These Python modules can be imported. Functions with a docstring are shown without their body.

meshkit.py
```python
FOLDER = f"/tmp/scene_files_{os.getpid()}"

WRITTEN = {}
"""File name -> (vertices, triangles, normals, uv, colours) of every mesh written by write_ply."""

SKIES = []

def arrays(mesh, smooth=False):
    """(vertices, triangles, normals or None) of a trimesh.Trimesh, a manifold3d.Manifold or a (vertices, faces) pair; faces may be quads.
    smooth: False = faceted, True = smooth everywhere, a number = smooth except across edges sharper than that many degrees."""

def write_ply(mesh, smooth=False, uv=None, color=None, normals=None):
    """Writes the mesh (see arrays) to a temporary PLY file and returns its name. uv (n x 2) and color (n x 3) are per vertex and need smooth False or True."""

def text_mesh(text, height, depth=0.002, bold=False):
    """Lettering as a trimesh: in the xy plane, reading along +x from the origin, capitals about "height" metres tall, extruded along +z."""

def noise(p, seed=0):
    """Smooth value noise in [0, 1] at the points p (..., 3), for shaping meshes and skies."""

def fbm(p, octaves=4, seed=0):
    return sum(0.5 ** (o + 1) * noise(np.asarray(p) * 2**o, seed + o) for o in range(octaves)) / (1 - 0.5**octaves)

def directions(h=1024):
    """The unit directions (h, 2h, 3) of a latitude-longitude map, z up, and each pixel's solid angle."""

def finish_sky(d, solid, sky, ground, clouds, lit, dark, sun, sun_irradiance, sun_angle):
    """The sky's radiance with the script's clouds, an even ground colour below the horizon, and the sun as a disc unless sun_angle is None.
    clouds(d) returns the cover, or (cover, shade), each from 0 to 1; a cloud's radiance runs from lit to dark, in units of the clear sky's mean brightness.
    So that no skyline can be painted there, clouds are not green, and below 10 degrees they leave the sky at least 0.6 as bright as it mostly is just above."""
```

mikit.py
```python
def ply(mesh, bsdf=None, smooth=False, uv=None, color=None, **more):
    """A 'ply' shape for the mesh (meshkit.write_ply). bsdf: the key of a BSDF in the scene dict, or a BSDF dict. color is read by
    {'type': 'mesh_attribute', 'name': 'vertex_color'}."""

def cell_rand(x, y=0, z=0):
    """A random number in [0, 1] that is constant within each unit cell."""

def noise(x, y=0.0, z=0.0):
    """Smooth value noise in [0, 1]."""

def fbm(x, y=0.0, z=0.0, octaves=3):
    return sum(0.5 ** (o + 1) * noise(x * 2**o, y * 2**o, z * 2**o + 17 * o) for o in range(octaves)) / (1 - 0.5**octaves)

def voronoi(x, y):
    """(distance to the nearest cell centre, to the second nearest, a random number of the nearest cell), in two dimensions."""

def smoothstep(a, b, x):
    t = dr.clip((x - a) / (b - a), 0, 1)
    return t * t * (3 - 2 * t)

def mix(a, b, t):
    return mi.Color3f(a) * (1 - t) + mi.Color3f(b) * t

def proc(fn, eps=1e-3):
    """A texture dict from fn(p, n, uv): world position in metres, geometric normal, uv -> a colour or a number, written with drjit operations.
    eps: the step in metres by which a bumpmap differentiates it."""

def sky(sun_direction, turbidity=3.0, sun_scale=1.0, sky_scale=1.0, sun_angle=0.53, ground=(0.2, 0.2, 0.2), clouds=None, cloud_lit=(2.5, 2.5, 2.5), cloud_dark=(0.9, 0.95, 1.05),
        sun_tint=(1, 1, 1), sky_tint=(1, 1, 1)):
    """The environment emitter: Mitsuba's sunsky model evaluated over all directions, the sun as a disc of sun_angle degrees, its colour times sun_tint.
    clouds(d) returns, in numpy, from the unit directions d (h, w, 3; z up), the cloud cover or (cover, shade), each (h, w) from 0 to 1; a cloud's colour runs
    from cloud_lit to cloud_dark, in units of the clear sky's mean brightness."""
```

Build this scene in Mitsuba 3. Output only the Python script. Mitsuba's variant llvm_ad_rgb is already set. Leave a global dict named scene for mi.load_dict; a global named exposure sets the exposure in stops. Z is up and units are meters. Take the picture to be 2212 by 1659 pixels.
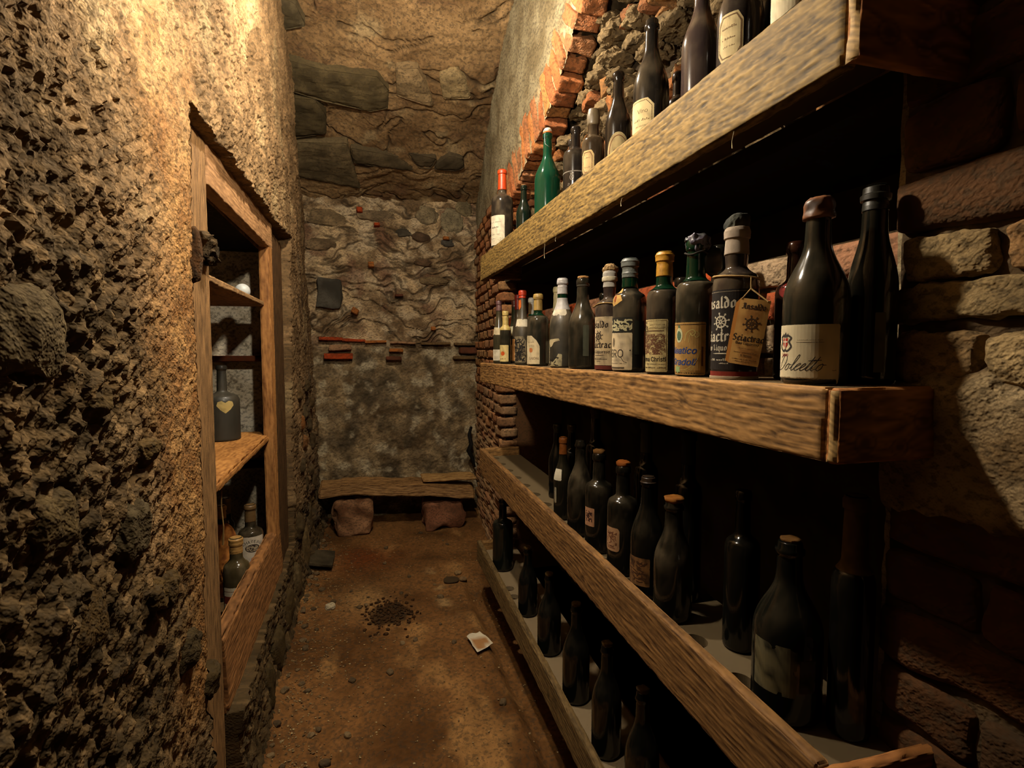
import math, random
import numpy as np
import trimesh
import shapely
from shapely.geometry import Polygon, Point, LineString, MultiPoint, box as sbox
from shapely.ops import unary_union
from shapely import affinity
from scipy.spatial import cKDTree
import mitsuba as mi
import mikit, meshkit

T = mi.ScalarTransform4f
scene, labels = {}, {}

# ------------------------------------------------------------------ camera, light, exposure
exposure = 0.95
YAW, PITCH = math.radians(15.348), math.radians(3.576)
EYE = (0.0, 0.0, 1.5)
_f = (math.sin(YAW) * math.cos(PITCH), math.cos(YAW) * math.cos(PITCH), -math.sin(PITCH))
scene['camera'] = {'type': 'perspective', 'fov': 2 * math.degrees(math.atan(1106 / 1160.0)), 'fov_axis': 'x', 'near_clip': 0.02, 'far_clip': 60.0,
                   'to_world': T().look_at(origin=list(EYE), target=[EYE[i] + _f[i] for i in range(3)], up=[0, 0, 1])}
LAMPS = [((0.06, 1.20, 2.31), 0.034, (660.0, 576.0, 448.0)), ((0.15, 2.05, 2.93), 0.042, (1050.0, 915.0, 710.0))]   # bulbs hanging just above the picture: place, radius, radiance

# ------------------------------------------------------------------ materials (colour comes with each vertex)
VC = {'type': 'mesh_attribute', 'name': 'vertex_color'}


def principled(**k):
    return {'type': 'twosided', 'b': {'type': 'principled', 'base_color': VC, **k}}


def pits(p, n, uv):
    f = mikit.fbm(p.x * 95, p.y * 95, p.z * 95, 4)
    return 0.48 * mikit.smoothstep(0.47, 0.66, f) + 0.22 * mikit.smoothstep(0.5, 0.8, mikit.noise(p.x * 420, p.y * 420, p.z * 420))


scene['m_masonry'] = {'type': 'twosided', 'b': {'type': 'bumpmap', 'n': mikit.proc(lambda p, n, uv: mikit.fbm(p.x * 190, p.y * 190, p.z * 190, 2), eps=8e-4), 'scale': 0.0042,
                                               'b': {'type': 'blendbsdf', 'weight': mikit.proc(pits), 'a': {'type': 'principled', 'base_color': VC, 'roughness': 0.95, 'specular': 0.1},
                                                     'd': {'type': 'diffuse', 'reflectance': {'type': 'rgb', 'value': [0.045, 0.034, 0.022]}}}}}
scene['m_wood'] = principled(roughness=0.75, specular=0.25)
scene['m_matte'] = principled(roughness=0.85, specular=0.2)
scene['m_foil'] = principled(roughness=0.42, specular=0.5)
scene['m_glass'] = principled(roughness=0.13, specular=0.5)
scene['m_dusty'] = principled(roughness=0.5, specular=0.4, clearcoat=0.35, clearcoat_gloss=0.9)
scene['m_green'] = {'type': 'principled', 'base_color': {'type': 'rgb', 'value': [0.012, 0.115, 0.055]}, 'roughness': 0.10, 'spec_trans': 0.75, 'eta': 1.45}
scene['m_neck'] = {'type': 'principled', 'base_color': {'type': 'rgb', 'value': [0.008, 0.05, 0.022]}, 'roughness': 0.12, 'spec_trans': 0.7, 'eta': 1.45}
scene['m_metal'] = {'type': 'roughconductor', 'material': 'Cr', 'alpha': 0.3}


DIRT = 0.62     # everything down here is grimy: albedo against the clean colours below


def C(r, g, b):
    c = np.array([r, g, b], float) / 255
    return np.where(c <= 0.04045, c / 12.92, ((c + 0.055) / 1.055) ** 2.4)


noise = meshkit.noise
_ROT = np.array([[.36, .48, -.8], [-.8, .60, 0], [.48, .64, .60]])


def fbm(p, octaves=4, seed=0):
    """Fractal noise whose octaves are turned against each other, so that no lattice shows."""
    q, out = np.asarray(p, float) @ _ROT.T, 0.0
    for o in range(octaves):
        out = out + .5 ** (o + 1) * noise(q, seed + o)
        q = (q @ _ROT.T) * 2.03 + 5.7
    return out / (1 - .5 ** octaves)


def sst(a, b, x):
    t = np.clip((x - a) / (b - a), 0, 1)
    return t * t * (3 - 2 * t)


def lerp(a, b, t):
    t = np.asarray(t)[..., None]
    return np.asarray(a) * (1 - t) + np.asarray(b) * t


# ------------------------------------------------------------------ naming and adding
_used = {}


def num(name):
    k = _used.get(name, 0)
    _used[name] = k + 1
    return name if k == 0 else f'{name}_{k:03d}'


def thing(name, label, cat, group=None):
    key = num(name)
    labels[key] = {'label': label, 'category': cat}
    if group:
        labels[key]['group'] = group
    return key


def structure(name, label):
    key = num(name)
    labels[key] = {'label': label, 'kind': 'structure'}
    return key


def add(key, mesh, mat, color=None, smooth=False, to_world=None):
    """One entry of the scene. color: one colour or one per vertex."""
    v, f = (mesh.vertices, mesh.faces) if hasattr(mesh, 'vertices') else mesh
    v, f = np.asarray(v, float), np.asarray(f, int)
    if f.shape[1] == 4:
        f = np.vstack([f[:, [0, 1, 2]], f[:, [0, 2, 3]]])
    if color is not None:
        color = np.broadcast_to(np.asarray(color, float) * DIRT, (len(v), 3))
    scene[key] = mikit.ply((v, f), mat, smooth=smooth, color=color)
    return key


def part(parent, name, mesh, mat, color=None, smooth=False, label=None):
    key = num(f'{parent}__{name}')
    add(key, mesh, mat, color, smooth)
    if label:
        labels[key] = {'label': label}
    return key


# ------------------------------------------------------------------ geometry helpers
def grid(us, vs):
    U, W = np.meshgrid(us, vs, indexing='ij')
    n, m = len(us), len(vs)
    i = np.arange(n * m).reshape(n, m)
    q = np.stack([i[:-1, :-1], i[1:, :-1], i[1:, 1:], i[:-1, 1:]], -1)
    return U, W, q


def tri(q):
    q = q.reshape(-1, 4)
    return np.vstack([q[:, [0, 1, 2]], q[:, [0, 2, 3]]])


def compact(v, f, c=None):
    u, inv = np.unique(f, return_inverse=True)
    f = inv.reshape(f.shape)
    return (v[u], f) if c is None else (v[u], f, c[u])


_cube = {}


def cube_n(k):
    if k not in _cube:
        m = trimesh.creation.box((2, 2, 2))
        m.merge_vertices()
        for _ in range(k):
            m = m.subdivide()
        m.merge_vertices()
        _cube[k] = (np.array(m.vertices), np.array(m.faces))
    return _cube[k]


def block(size, k=2, rnd=0.12, amp=0.004, freq=30, seed=0, low=0.0):
    """A rough block, edges rounded, faces uneven. size = full lengths."""
    v, f = cube_n(k)
    h = np.asarray(size, float) / 2
    p = v * h
    r = rnd * h.min() * 2
    core = np.clip(p, -(h - r), h - r)
    d = p - core
    l = np.linalg.norm(d, axis=1, keepdims=True)
    nrm = np.where(l > 1e-9, d / np.maximum(l, 1e-9), 0)
    p = core + nrm * r
    o = np.array([seed * 1.37, seed * 2.11, seed * 0.73])
    n = fbm(p * freq + o, 3, seed) - 0.5
    p = p + nrm * (n * 2 * amp)[:, None]
    if low:
        p = p + (np.stack([noise(p * 9 + o + 7 * i, seed + i) for i in range(3)], -1) - 0.5) * 2 * low
    return p, f.copy()


def mottled(p, a, b, freq, seed=0, contrast=1.6):
    t = np.clip((fbm(p * freq + seed * 3.1, 4, seed) - 0.5) * contrast * 2 + 0.5, 0, 1)
    return lerp(a, b, t)


def rotz(p, a):
    c, s = math.cos(a), math.sin(a)
    return p @ np.array([[c, s, 0], [-s, c, 0], [0, 0, 1]])


def rot(p, axis, a):
    return p @ np.array(trimesh.transformations.rotation_matrix(a, axis))[:3, :3].T


def rock(size, seed, sub=3, amp=0.22):
    m = trimesh.creation.icosphere(subdivisions=sub)
    p = np.array(m.vertices)
    o = np.array([seed * 1.7, seed * 0.9, seed * 2.3])
    p = p * (1 + (fbm(p * 1.3 + o, 3, seed) - 0.5)[:, None] * 2 * amp * 1.6)
    p = np.sign(p) * np.abs(p) ** 0.82
    return p * np.asarray(size) / 2, np.array(m.faces)


def chips_mesh(pts, sizes, seed):
    """Many tiny angular chips as one mesh."""
    r = np.random.default_rng(seed)
    m = trimesh.creation.icosphere(subdivisions=0)
    v0, f0 = np.array(m.vertices), np.array(m.faces)
    V, F = [], []
    for k, (p, s) in enumerate(zip(pts, sizes)):
        v = v0 * (1 + r.uniform(-.35, .35, (12, 1))) * s * np.array([1, r.uniform(.6, 1.1), r.uniform(.3, .6)])
        V.append(rotz(v, r.uniform(0, 6.28)) + p)
        F.append(f0 + 12 * k)
    return np.vstack(V), np.vstack(F)


def box_m(x0, x1, y0, y1, z0, z1):
    m = trimesh.creation.box((x1 - x0, y1 - y0, z1 - z0))
    m.apply_translation(((x0 + x1) / 2, (y0 + y1) / 2, (z0 + z1) / 2))
    return m


def tube_pts(pts, r, n=8):
    """A tube along a polyline."""
    pts = np.asarray(pts, float)
    rr = np.broadcast_to(np.asarray(r, float), (len(pts),))
    t = np.gradient(pts, axis=0)
    t /= np.linalg.norm(t, axis=1, keepdims=True)
    a = np.array([0.3, 0.2, 0.93])
    e1 = np.cross(t, a)
    bad = np.linalg.norm(e1, axis=1) < 0.1
    e1[bad] = np.cross(t[bad], [1, 0, 0])
    e1 /= np.linalg.norm(e1, axis=1, keepdims=True)
    e2 = np.cross(t, e1)
    an = np.arange(n) / n * 2 * np.pi
    v = pts[:, None] + rr[:, None, None] * (np.cos(an)[None, :, None] * e1[:, None] + np.sin(an)[None, :, None] * e2[:, None])
    V = v.reshape(-1, 3)
    i = np.arange(len(pts) * n).reshape(len(pts), n)
    q = np.stack([i[:-1], np.roll(i[:-1], -1, 1), np.roll(i[1:], -1, 1), i[1:]], -1)
    F = [tri(q)]
    for row, c, flip in ((i[0], len(V), True), (i[-1], len(V) + 1, False)):
        t3 = np.stack([row, np.roll(row, -1), np.full(n, c)], -1)
        F.append(t3[:, ::-1] if flip else t3)
    return np.vstack([V, pts[:1], pts[-1:]]), np.vstack(F)


def join(*ms):
    V, F, k = [], [], 0
    for v, f in ms:
        V.append(v)
        F.append(np.asarray(f) + k)
        k += len(v)
    return np.vstack(V), np.vstack(F)


def flat(poly, edge=None, tall=3.0):
    """Triangles of a shapely polygon (or several) in the plane, cut into cells edge wide and tall times as high so that it can be bent."""
    V, F, k = [], [], 0
    for g in getattr(poly, 'geoms', [poly]):
        if g.is_empty or g.area < 1e-9:
            continue
        x0, y0, x1, y1 = g.bounds
        if edge is None:
            cells = [g]
        else:
            nx_c, ny_c = max(1, math.ceil((x1 - x0) / edge)), max(1, math.ceil((y1 - y0) / (edge * tall)))
            xs_, ys_ = np.linspace(x0, x1, nx_c + 1), np.linspace(y0, y1, ny_c + 1)
            cells = [g] if nx_c * ny_c == 1 else [shapely.clip_by_rect(g, xs_[i], ys_[j], xs_[i + 1], ys_[j + 1]) for i in range(nx_c) for j in range(ny_c)]
        for c in cells:
            for h in getattr(c, 'geoms', [c]):
                if h.geom_type != 'Polygon' or h.area < 1e-10:
                    continue
                v, f = trimesh.creation.triangulate_polygon(h, engine='earcut')
                V.append(np.column_stack([v, np.zeros(len(v))]))
                F.append(np.asarray(f) + k)
                k += len(v)
    return np.vstack(V), np.vstack(F)


def extrude(poly, d):
    ms = []
    for g in getattr(poly, 'geoms', [poly]):
        if g.is_empty or g.area < 1e-9:
            continue
        m = trimesh.creation.extrude_polygon(g, d, engine='earcut')
        ms.append((np.array(m.vertices), np.array(m.faces)))
    return join(*ms)

# ------------------------------------------------------------------ the setting
rng = np.random.default_rng(7)

# ---- left wall: roughcast over rubble, with a recessed cupboard
wall_left = structure('wall_left', 'rough cellar wall of crumbling roughcast and rubble around the wooden wall cupboard')
OY0, OY1, OZ0, OZ1 = 1.56, 3.41, 0.33, 2.125
ys = np.concatenate([np.linspace(-0.5, 0.25, 30)[:-1], np.geomspace(0.25, 0.7, 70)[:-1], np.geomspace(0.7, 4.98, 490)])
zs = np.concatenate([np.arange(-0.03, 2.9, 0.0058), np.arange(2.9, 4.12, .010)])
Y, Z, Q = grid(ys, zs)
P2 = np.stack([Y, Z, 0 * Y], -1).reshape(-1, 3)
y, z = P2[:, 0], P2[:, 1]
wob = (fbm(P2 * 3.0, 3, 5) - 0.5)
rub = sst(0.14, -0.14, y - (1.30 - 0.22 * (z - 1.0) + 0.6 * wob)) * (1 - .85 * sst(1.55, 2.05, z + .5 * wob))                       # rubble near the camera
rub = np.maximum(rub, sst(0.62, 0.36, z + 0.25 * wob))                                   # and along the foot
smoothz = sst(1.10, 1.40, y + 0.5 * wob) * sst(1.66, 1.56, y) * sst(0.45, 0.65, z) * sst(2.35, 2.15, z)
d = (fbm(P2 * 2.6, 3, 1) - 0.5) * 0.055 * (1 - 0.6 * smoothz)
Pa = np.stack([y * 0.8 + z * 0.6, z * 0.8 - y * 0.6, 0 * y], -1)
st = fbm(Pa * [14, 34, 1] + 9, 4, 2) - 0.5
d += st * (0.021 - 0.010 * smoothz)
rg = 1 - np.abs(fbm(P2 * [46, 46, 1], 3, 3) - 0.5) * 4
d += np.clip(rg, -1, 1) * 0.0060 * (1 - 0.45 * smoothz)
d += (fbm(Pa * [70, 150, 1], 2, 4) - 0.5) * 0.014 * (1 - .4 * smoothz)
big = rng.uniform([0.5, 0], [5, 4.1], (900, 2))
kd = cKDTree(big)
dist, idx = kd.query(P2[:, :2] * [1, 1])
rb = rng.uniform(0.035, 0.075, 900)[idx]
dome = np.sqrt(np.clip(1 - (dist / rb) ** 2, 0, 1))
stone_tone = rng.uniform(0, 1, 900)[idx]
small = rng.uniform([0.5, 0], [5, 4.1], (16000, 2))
d2, i2 = cKDTree(small).query(P2[:, :2])
rs = rng.uniform(0.008, 0.019, 16000)[i2]
dome2 = np.sqrt(np.clip(1 - (d2 / rs) ** 2, 0, 1))
d += rub * (dome * 0.007 + dome2 * 0.0055 - 0.006 + (fbm(P2 * 20, 4, 8) - 0.5) * 0.017 - 0.006 * sst(.56, .68, fbm(P2 * 34, 3, 9)))
d -= 0.008 * sst(.60, .70, fbm(P2 * 42, 3, 14)) * (1 - smoothz)
far_c = sst(3.5, 4.2, y)
d += far_c * sst(1.5, 1.1, z + 0.3 * wob) * (dome * 0.02 + dome2 * 0.006)
base = -0.42 - 0.035 * sst(3.6, 4.9, y) * (z - 1.0) + 0.05 * np.exp(-np.clip(z, 0, 9) / 0.10)
edge_w = 0.018 * (fbm(P2 * 14, 2, 12) - 0.5)
inside = (sst(0, .006, y - OY0 + edge_w) * sst(0, .006, OY1 - y + edge_w) * sst(0, .006, z - np.where(y < 1.853, -1.0, OZ0) + 1.6 * edge_w) * sst(0, .006, OZ1 + 0.03 * (y - 1.56) / 1.85 - z + edge_w))
X = (base + d) * (1 - inside) - 0.50 * inside
c = mottled(np.stack([y, z, y * 0], -1), C(184, 148, 104), C(132, 104, 70), 9, 21)
c = lerp(c, C(206, 176, 128), 0.75 * sst(0.55, 0.75, fbm(P2 * 5, 3, 31)) * (1 - rub))
c = lerp(c, mottled(P2, C(206, 154, 92), C(168, 114, 60), 16, 22, 2.2), 0.8 * smoothz * (1 - .5 * sst(1.7, 2.2, z)))
cr = mottled(P2, C(126, 100, 64), C(78, 62, 38), 20, 23)
cr = lerp(cr, lerp(C(78, 68, 48), C(124, 100, 66), stone_tone), 0.6 * dome)
cr = lerp(cr, C(176, 142, 96), 0.5 * (dome2 > 0.5) * (rs > 0.0165))
c = lerp(c, cr, rub)
c = lerp(c, lerp(C(92, 86, 76), C(140, 112, 84), stone_tone), 0.6 * far_c * dome)
c = .72 * c * (0.75 + 0.5 * noise(P2 * 60, 6))[:, None]
hole = (Y > 1.86) & (Y < 3.22) & (Z > 0.40) & (Z < 2.0)
keep = ~(hole[:-1, :-1] & hole[1:, 1:])
v_, f_, c_ = compact(np.stack([X, y, z], -1), tri(Q[keep]), c)
add(wall_left, (v_, f_), 'm_masonry', c_, True)


def xl(yy, zz):
    return -0.42 - 0.035 * sst(3.6, 4.9, yy) * (zz - 1.0)


# single stones that stand out of the left wall
stones_left = [(0.84, 1.52, .15, .13, C(104, 98, 84)), (0.87, 1.26, .13, .10, C(92, 84, 66)), (1.12, 1.17, .13, .12, C(84, 80, 70)), (0.93, 1.08, .16, .11, C(86, 74, 52)),
               (1.20, 1.30, .09, .06, C(96, 84, 62)), (1.00, 1.42, .10, .06, C(84, 74, 54)), (1.42, 0.78, .12, .09, C(70, 64, 50)), (1.30, 0.98, .10, .07, C(80, 70, 52)),
               (1.58, 0.60, .11, .08, C(74, 66, 50)), (1.22, 1.00, .08, .06, C(88, 76, 54)),
               (3.77, 0.16, .16, .34, C(128, 118, 98)), (3.32, 0.12, .20, .24, C(112, 104, 88)), (4.02, 0.30, .12, .22, C(104, 96, 82)), (3.55, 0.40, .13, .16, C(92, 84, 70)),
               (2.95, 0.14, .22, .2, C(92, 82, 62)), (2.62, 0.12, .2, .18, C(84, 76, 58)), (2.35, 0.10, .18, .17, C(80, 72, 54)),
               (3.75, 1.02, .09, .10, C(150, 108, 72)), (3.85, 0.88, .10, .11, C(146, 112, 84)), (4.05, 0.78, .10, .10, C(150, 136, 120)), (3.98, 1.06, .10, .12, C(96, 90, 80)), (4.2, 0.95, .10, .11, C(90, 84, 74)),
               (3.7, 0.75, .09, .12, C(92, 86, 76)), (4.18, 0.62, .11, .12, C(104, 94, 80)), (3.86, 0.60, .10, .13, C(88, 80, 68)), (4.35, 0.5, .12, .13, C(96, 88, 76)), (4.1, 1.25, .10, .10, C(98, 90, 76)),
               (4.4, 0.8, .12, .12, C(92, 84, 72)), (4.4, 1.1, .11, .11, C(104, 92, 76)), (4.6, 0.3, .16, .2, C(88, 80, 68)), (3.62, 1.22, .08, .09, C(112, 98, 80))]
for k, (sy, sz, ly, lz, col) in enumerate(stones_left):
    v, f = rock((0.060 if sy < 2 else .085, ly, lz), 40 + k, 4 if sy < 2 else 3, .26)
    v = v + (np.stack([fbm(v * 34 + 7 * i + k, 3, i) for i in range(3)], -1) - .5) * [.014, .02, .02]
    v = v + [xl(sy, sz) - (0.010 if sy < 2 else .004), sy, sz]
    part(wall_left, 'stone', (v, f), 'm_masonry', mottled(v, col * C(255, 232, 190) * 1.15, col * C(255, 226, 176) * 0.65, 40, k), True)

# the plastered recess behind the cupboard frame
Yb, Zb, Qb = grid(np.linspace(-0.90, -0.48, 60), np.linspace(0.30, 2.15, 240))
pp = np.stack([Yb, 0 * Yb + 3.27, Zb], -1).reshape(-1, 3)
pp[:, 1] += (fbm(pp * 11, 4, 41) - 0.5) * 0.025 + (fbm(pp * 48, 3, 42) - 0.5) * 0.010
crk = np.exp(-((fbm(pp * [7, 1, 7] + 3, 4, 43) - 0.5) / 0.012) ** 2)
cc = 1.55 * lerp(mottled(pp, C(232, 222, 200), C(196, 182, 154), 8, 44), C(90, 74, 54), 0.7 * crk)
pp[:, 1] += 0.006 * crk
part(wall_left, 'recess_side', (pp, tri(Qb)), 'm_masonry', cc, True, 'whitewashed cracked side of the cupboard recess')
Yb, Zb, Qb = grid(np.linspace(1.70, 3.30, 90), np.linspace(0.30, 2.15, 110))
pp = np.stack([0 * Yb - 0.88, Yb, Zb], -1).reshape(-1, 3)
pp[:, 0] += (fbm(pp * 9, 4, 45) - 0.5) * 0.03
part(wall_left, 'recess_back', (pp, tri(Qb[:, ::-1])), 'm_masonry', mottled(pp, C(120, 110, 90), C(70, 62, 48), 6, 46), True)
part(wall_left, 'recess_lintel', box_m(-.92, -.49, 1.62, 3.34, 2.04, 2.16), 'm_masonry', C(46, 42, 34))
part(wall_left, 'recess_floor', box_m(-.92, -.47, 1.62, 3.34, 0.27, 0.335), 'm_masonry', C(120, 96, 64))
part(wall_left, 'recess_side', box_m(-.92, -.49, 1.64, 1.76, 0.3, 2.1), 'm_masonry', C(90, 78, 58))
v, f = block((0.36, .10, .032), 2, .2, .003, 30, 3)
part(wall_left, 'brick_course', (v + [-.68, 3.215, 1.455], f), 'm_masonry', C(122, 62, 34), True, 'thin brown brick course in the whitewash')

# ---- back wall
wall_back = structure('wall_back', 'stained cellar end wall of plastered fieldstone behind the low bench')
Xg, Zg, Q = grid(np.arange(-0.72, 1.12, 0.0062), np.arange(-0.04, 2.98, 0.0062))
P = np.stack([Xg, 0 * Xg + 4.9, Zg], -1).reshape(-1, 3)
xx, zz = P[:, 0], P[:, 2]
warp = (fbm(P * [3, 1, 3], 3, 51) - 0.5)
Pw = np.stack([xx * 2.0 + warp * 1.0, 0 * xx, zz * 11 + warp * 6], -1)
up = sst(1.45, 1.62, zz)
n1 = fbm(Pw, 4, 52) - 0.5
crack = np.exp(-(n1 / 0.022) ** 2)
dd = (fbm(P * 3, 3, 53) - 0.5) * 0.05 + (fbm(Pw * [1.2, 1, .8] + 5, 4, 54) - 0.5) * (0.055 * up + 0.012) + (fbm(P * 24, 4, 55) - 0.5) * 0.034 - crack * (0.022 * up + 0.003) + (noise(P * 70, 57) - .5) * .006
dd += 0.02 * up
P[:, 1] -= dd
t = fbm(P * [4, 4, 4], 4, 56)
cb = mottled(P, C(186, 160, 122), C(112, 90, 64), 7, 57, 2.2)
cb = lerp(cb, C(190, 170, 138), sst(.48, .72, fbm(P * [9, 9, 14], 5, 58)) * 0.8)
cb = lerp(cb, C(110, 76, 58), sst(.56, .68, fbm(P * 6 + 4, 4, 59)) * 0.6 * up)
low = 1 - up
cb = lerp(cb, mottled(P, C(150, 128, 94), C(84, 68, 46), 9, 60, 2.6), 0.75 * low)
cb = lerp(cb, C(52, 46, 36), sst(.48, .72, fbm(P * [6, 6, 4] + 8, 5, 61)) * 0.7 * low)
cb = lerp(cb, C(186, 172, 142), sst(.52, .72, fbm(P * 11 + 2, 5, 62)) * 0.75 * low)
cb = lerp(cb, C(44, 34, 24), 0.7 * crack * up)
cb = 1.6 * cb * (0.78 + 0.44 * noise(P * 55, 63))[:, None]
add(wall_back, (P, tri(Q)), 'm_masonry', cb, True)
wall_bricks = [(-.275, 1.60, .19, .03, 0, 'r'), (-.085, 1.588, .19, .026, 0, 'r'), (.10, 1.575, .18, .022, 0, 'o'), (.33, 1.567, .22, .02, 0, 'w'), (.62, 1.56, .26, .022, 0, 'd'), (.90, 1.555, .22, .022, 0, 'd'),
               (-.20, 1.525, .18, .05, 0, 'w'), (-.217, 1.45, .235, .05, 0, 'r'), (.27, 1.50, .12, .03, 0, 'o'), (.25, 1.43, .13, .032, 0, 'b'), (.92, 1.50, .16, .062, 0, 'b'), (.88, 1.432, .2, .03, 0, 'd'),
               (.07, 2.24, .05, .05, 0, 'o'), (-.07, 1.84, .06, .05, .5, 'o'), (.60, 1.70, .04, .035, 0, 'o'), (.30, 1.98, .07, .022, 0, 'b'), (-.02, 2.70, .05, .04, 0, 'r'), (.12, 2.58, .05, .03, 0, 'r'), (.72, 2.50, .05, .03, 0, 'o')]
tone = {'r': C(206, 84, 40), 'o': C(206, 126, 62), 'w': C(196, 150, 110), 'd': C(128, 100, 64), 'b': C(120, 70, 48)}
for k, (bx, bz, lx, lz, a, tn) in enumerate(wall_bricks):
    v, f = block((lx, 0.10, lz), 2, .16, .004, 24, 60 + k, .006)
    part(wall_back, 'brick', (rot(v, [0, 1, 0], a) + [bx, 4.868, bz], f), 'm_masonry', mottled(v, tone[tn] * 1.1, tone[tn] * .75, 18, k), True)
v, f = block((.20, .09, .25), 4, .18, .008, 16, 88, .02)
part(wall_back, 'stone', (v + [-.28, 4.862, 1.985], f), 'm_masonry', mottled(v, C(104, 98, 86), C(70, 66, 58), 14, 9), True)
for k, (bx, bz, lx, lz, a, col) in enumerate([(.50, 2.50, .17, .08, .1, C(96, 74, 56)), (.35, 2.53, .13, .07, -.1, C(92, 84, 70)), (.74, 2.46, .12, .06, .15, C(88, 84, 76)), (.52, 2.28, .15, .06, -.05, C(112, 86, 62)),
                                              (.78, 2.66, .22, .20, 0, C(150, 136, 106)), (.55, 2.70, .2, .16, .1, C(156, 138, 106)), (.88, 2.78, .16, .16, .2, C(140, 124, 92)), (-.30, 2.62, .3, .14, .1, C(150, 126, 92)), (.12, 2.66, .34, .1, .05, C(146, 124, 94)),
                                              (-.34, 2.40, .24, .1, -.05, C(140, 116, 86)), (.60, 2.12, .26, .07, .04, C(136, 114, 82))]):
    v, f = rock((lx, 0.07, lz), 90 + k, 4, .26)
    v = v + (np.stack([fbm(v * 16 + 5 * i + k, 4, i) for i in range(3)], -1) - .5) * [.05, .014, .035]
    part(wall_back, 'stone', (rot(v, [0, 1, 0], a) + [bx, 4.885, bz], f), 'm_masonry', mottled(v, col * 1.3, col * .72, 16, k, 2.0), True)

# ---- sloping ceiling
ceiling = structure('ceiling', 'sloping soot-brown ceiling of plastered slabs rising from the end wall')
Xg, Yg, Q = grid(np.arange(-0.80, 1.3, 0.0085), np.concatenate([np.linspace(-0.6, 2.6, 40)[:-1], np.arange(2.6, 4.99, 0.0085)]))
P = np.stack([Xg, Yg, np.minimum(2.8 + 0.4 * (4.9 - Yg), 4.05)], -1).reshape(-1, 3)
xx, yy = P[:, 0], P[:, 1]
S = np.stack([xx, yy, 0 * xx], -1)
warp = (fbm(S * 2.2, 3, 71) - 0.5)
Sw = np.stack([xx * 1.3 + warp * 1.5, yy * 4.6 + 0.9 * xx + warp * 3.4, 0 * xx], -1)
n1 = fbm(Sw, 4, 72) - 0.5
crack = np.exp(-(n1 / 0.016) ** 2)
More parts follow.
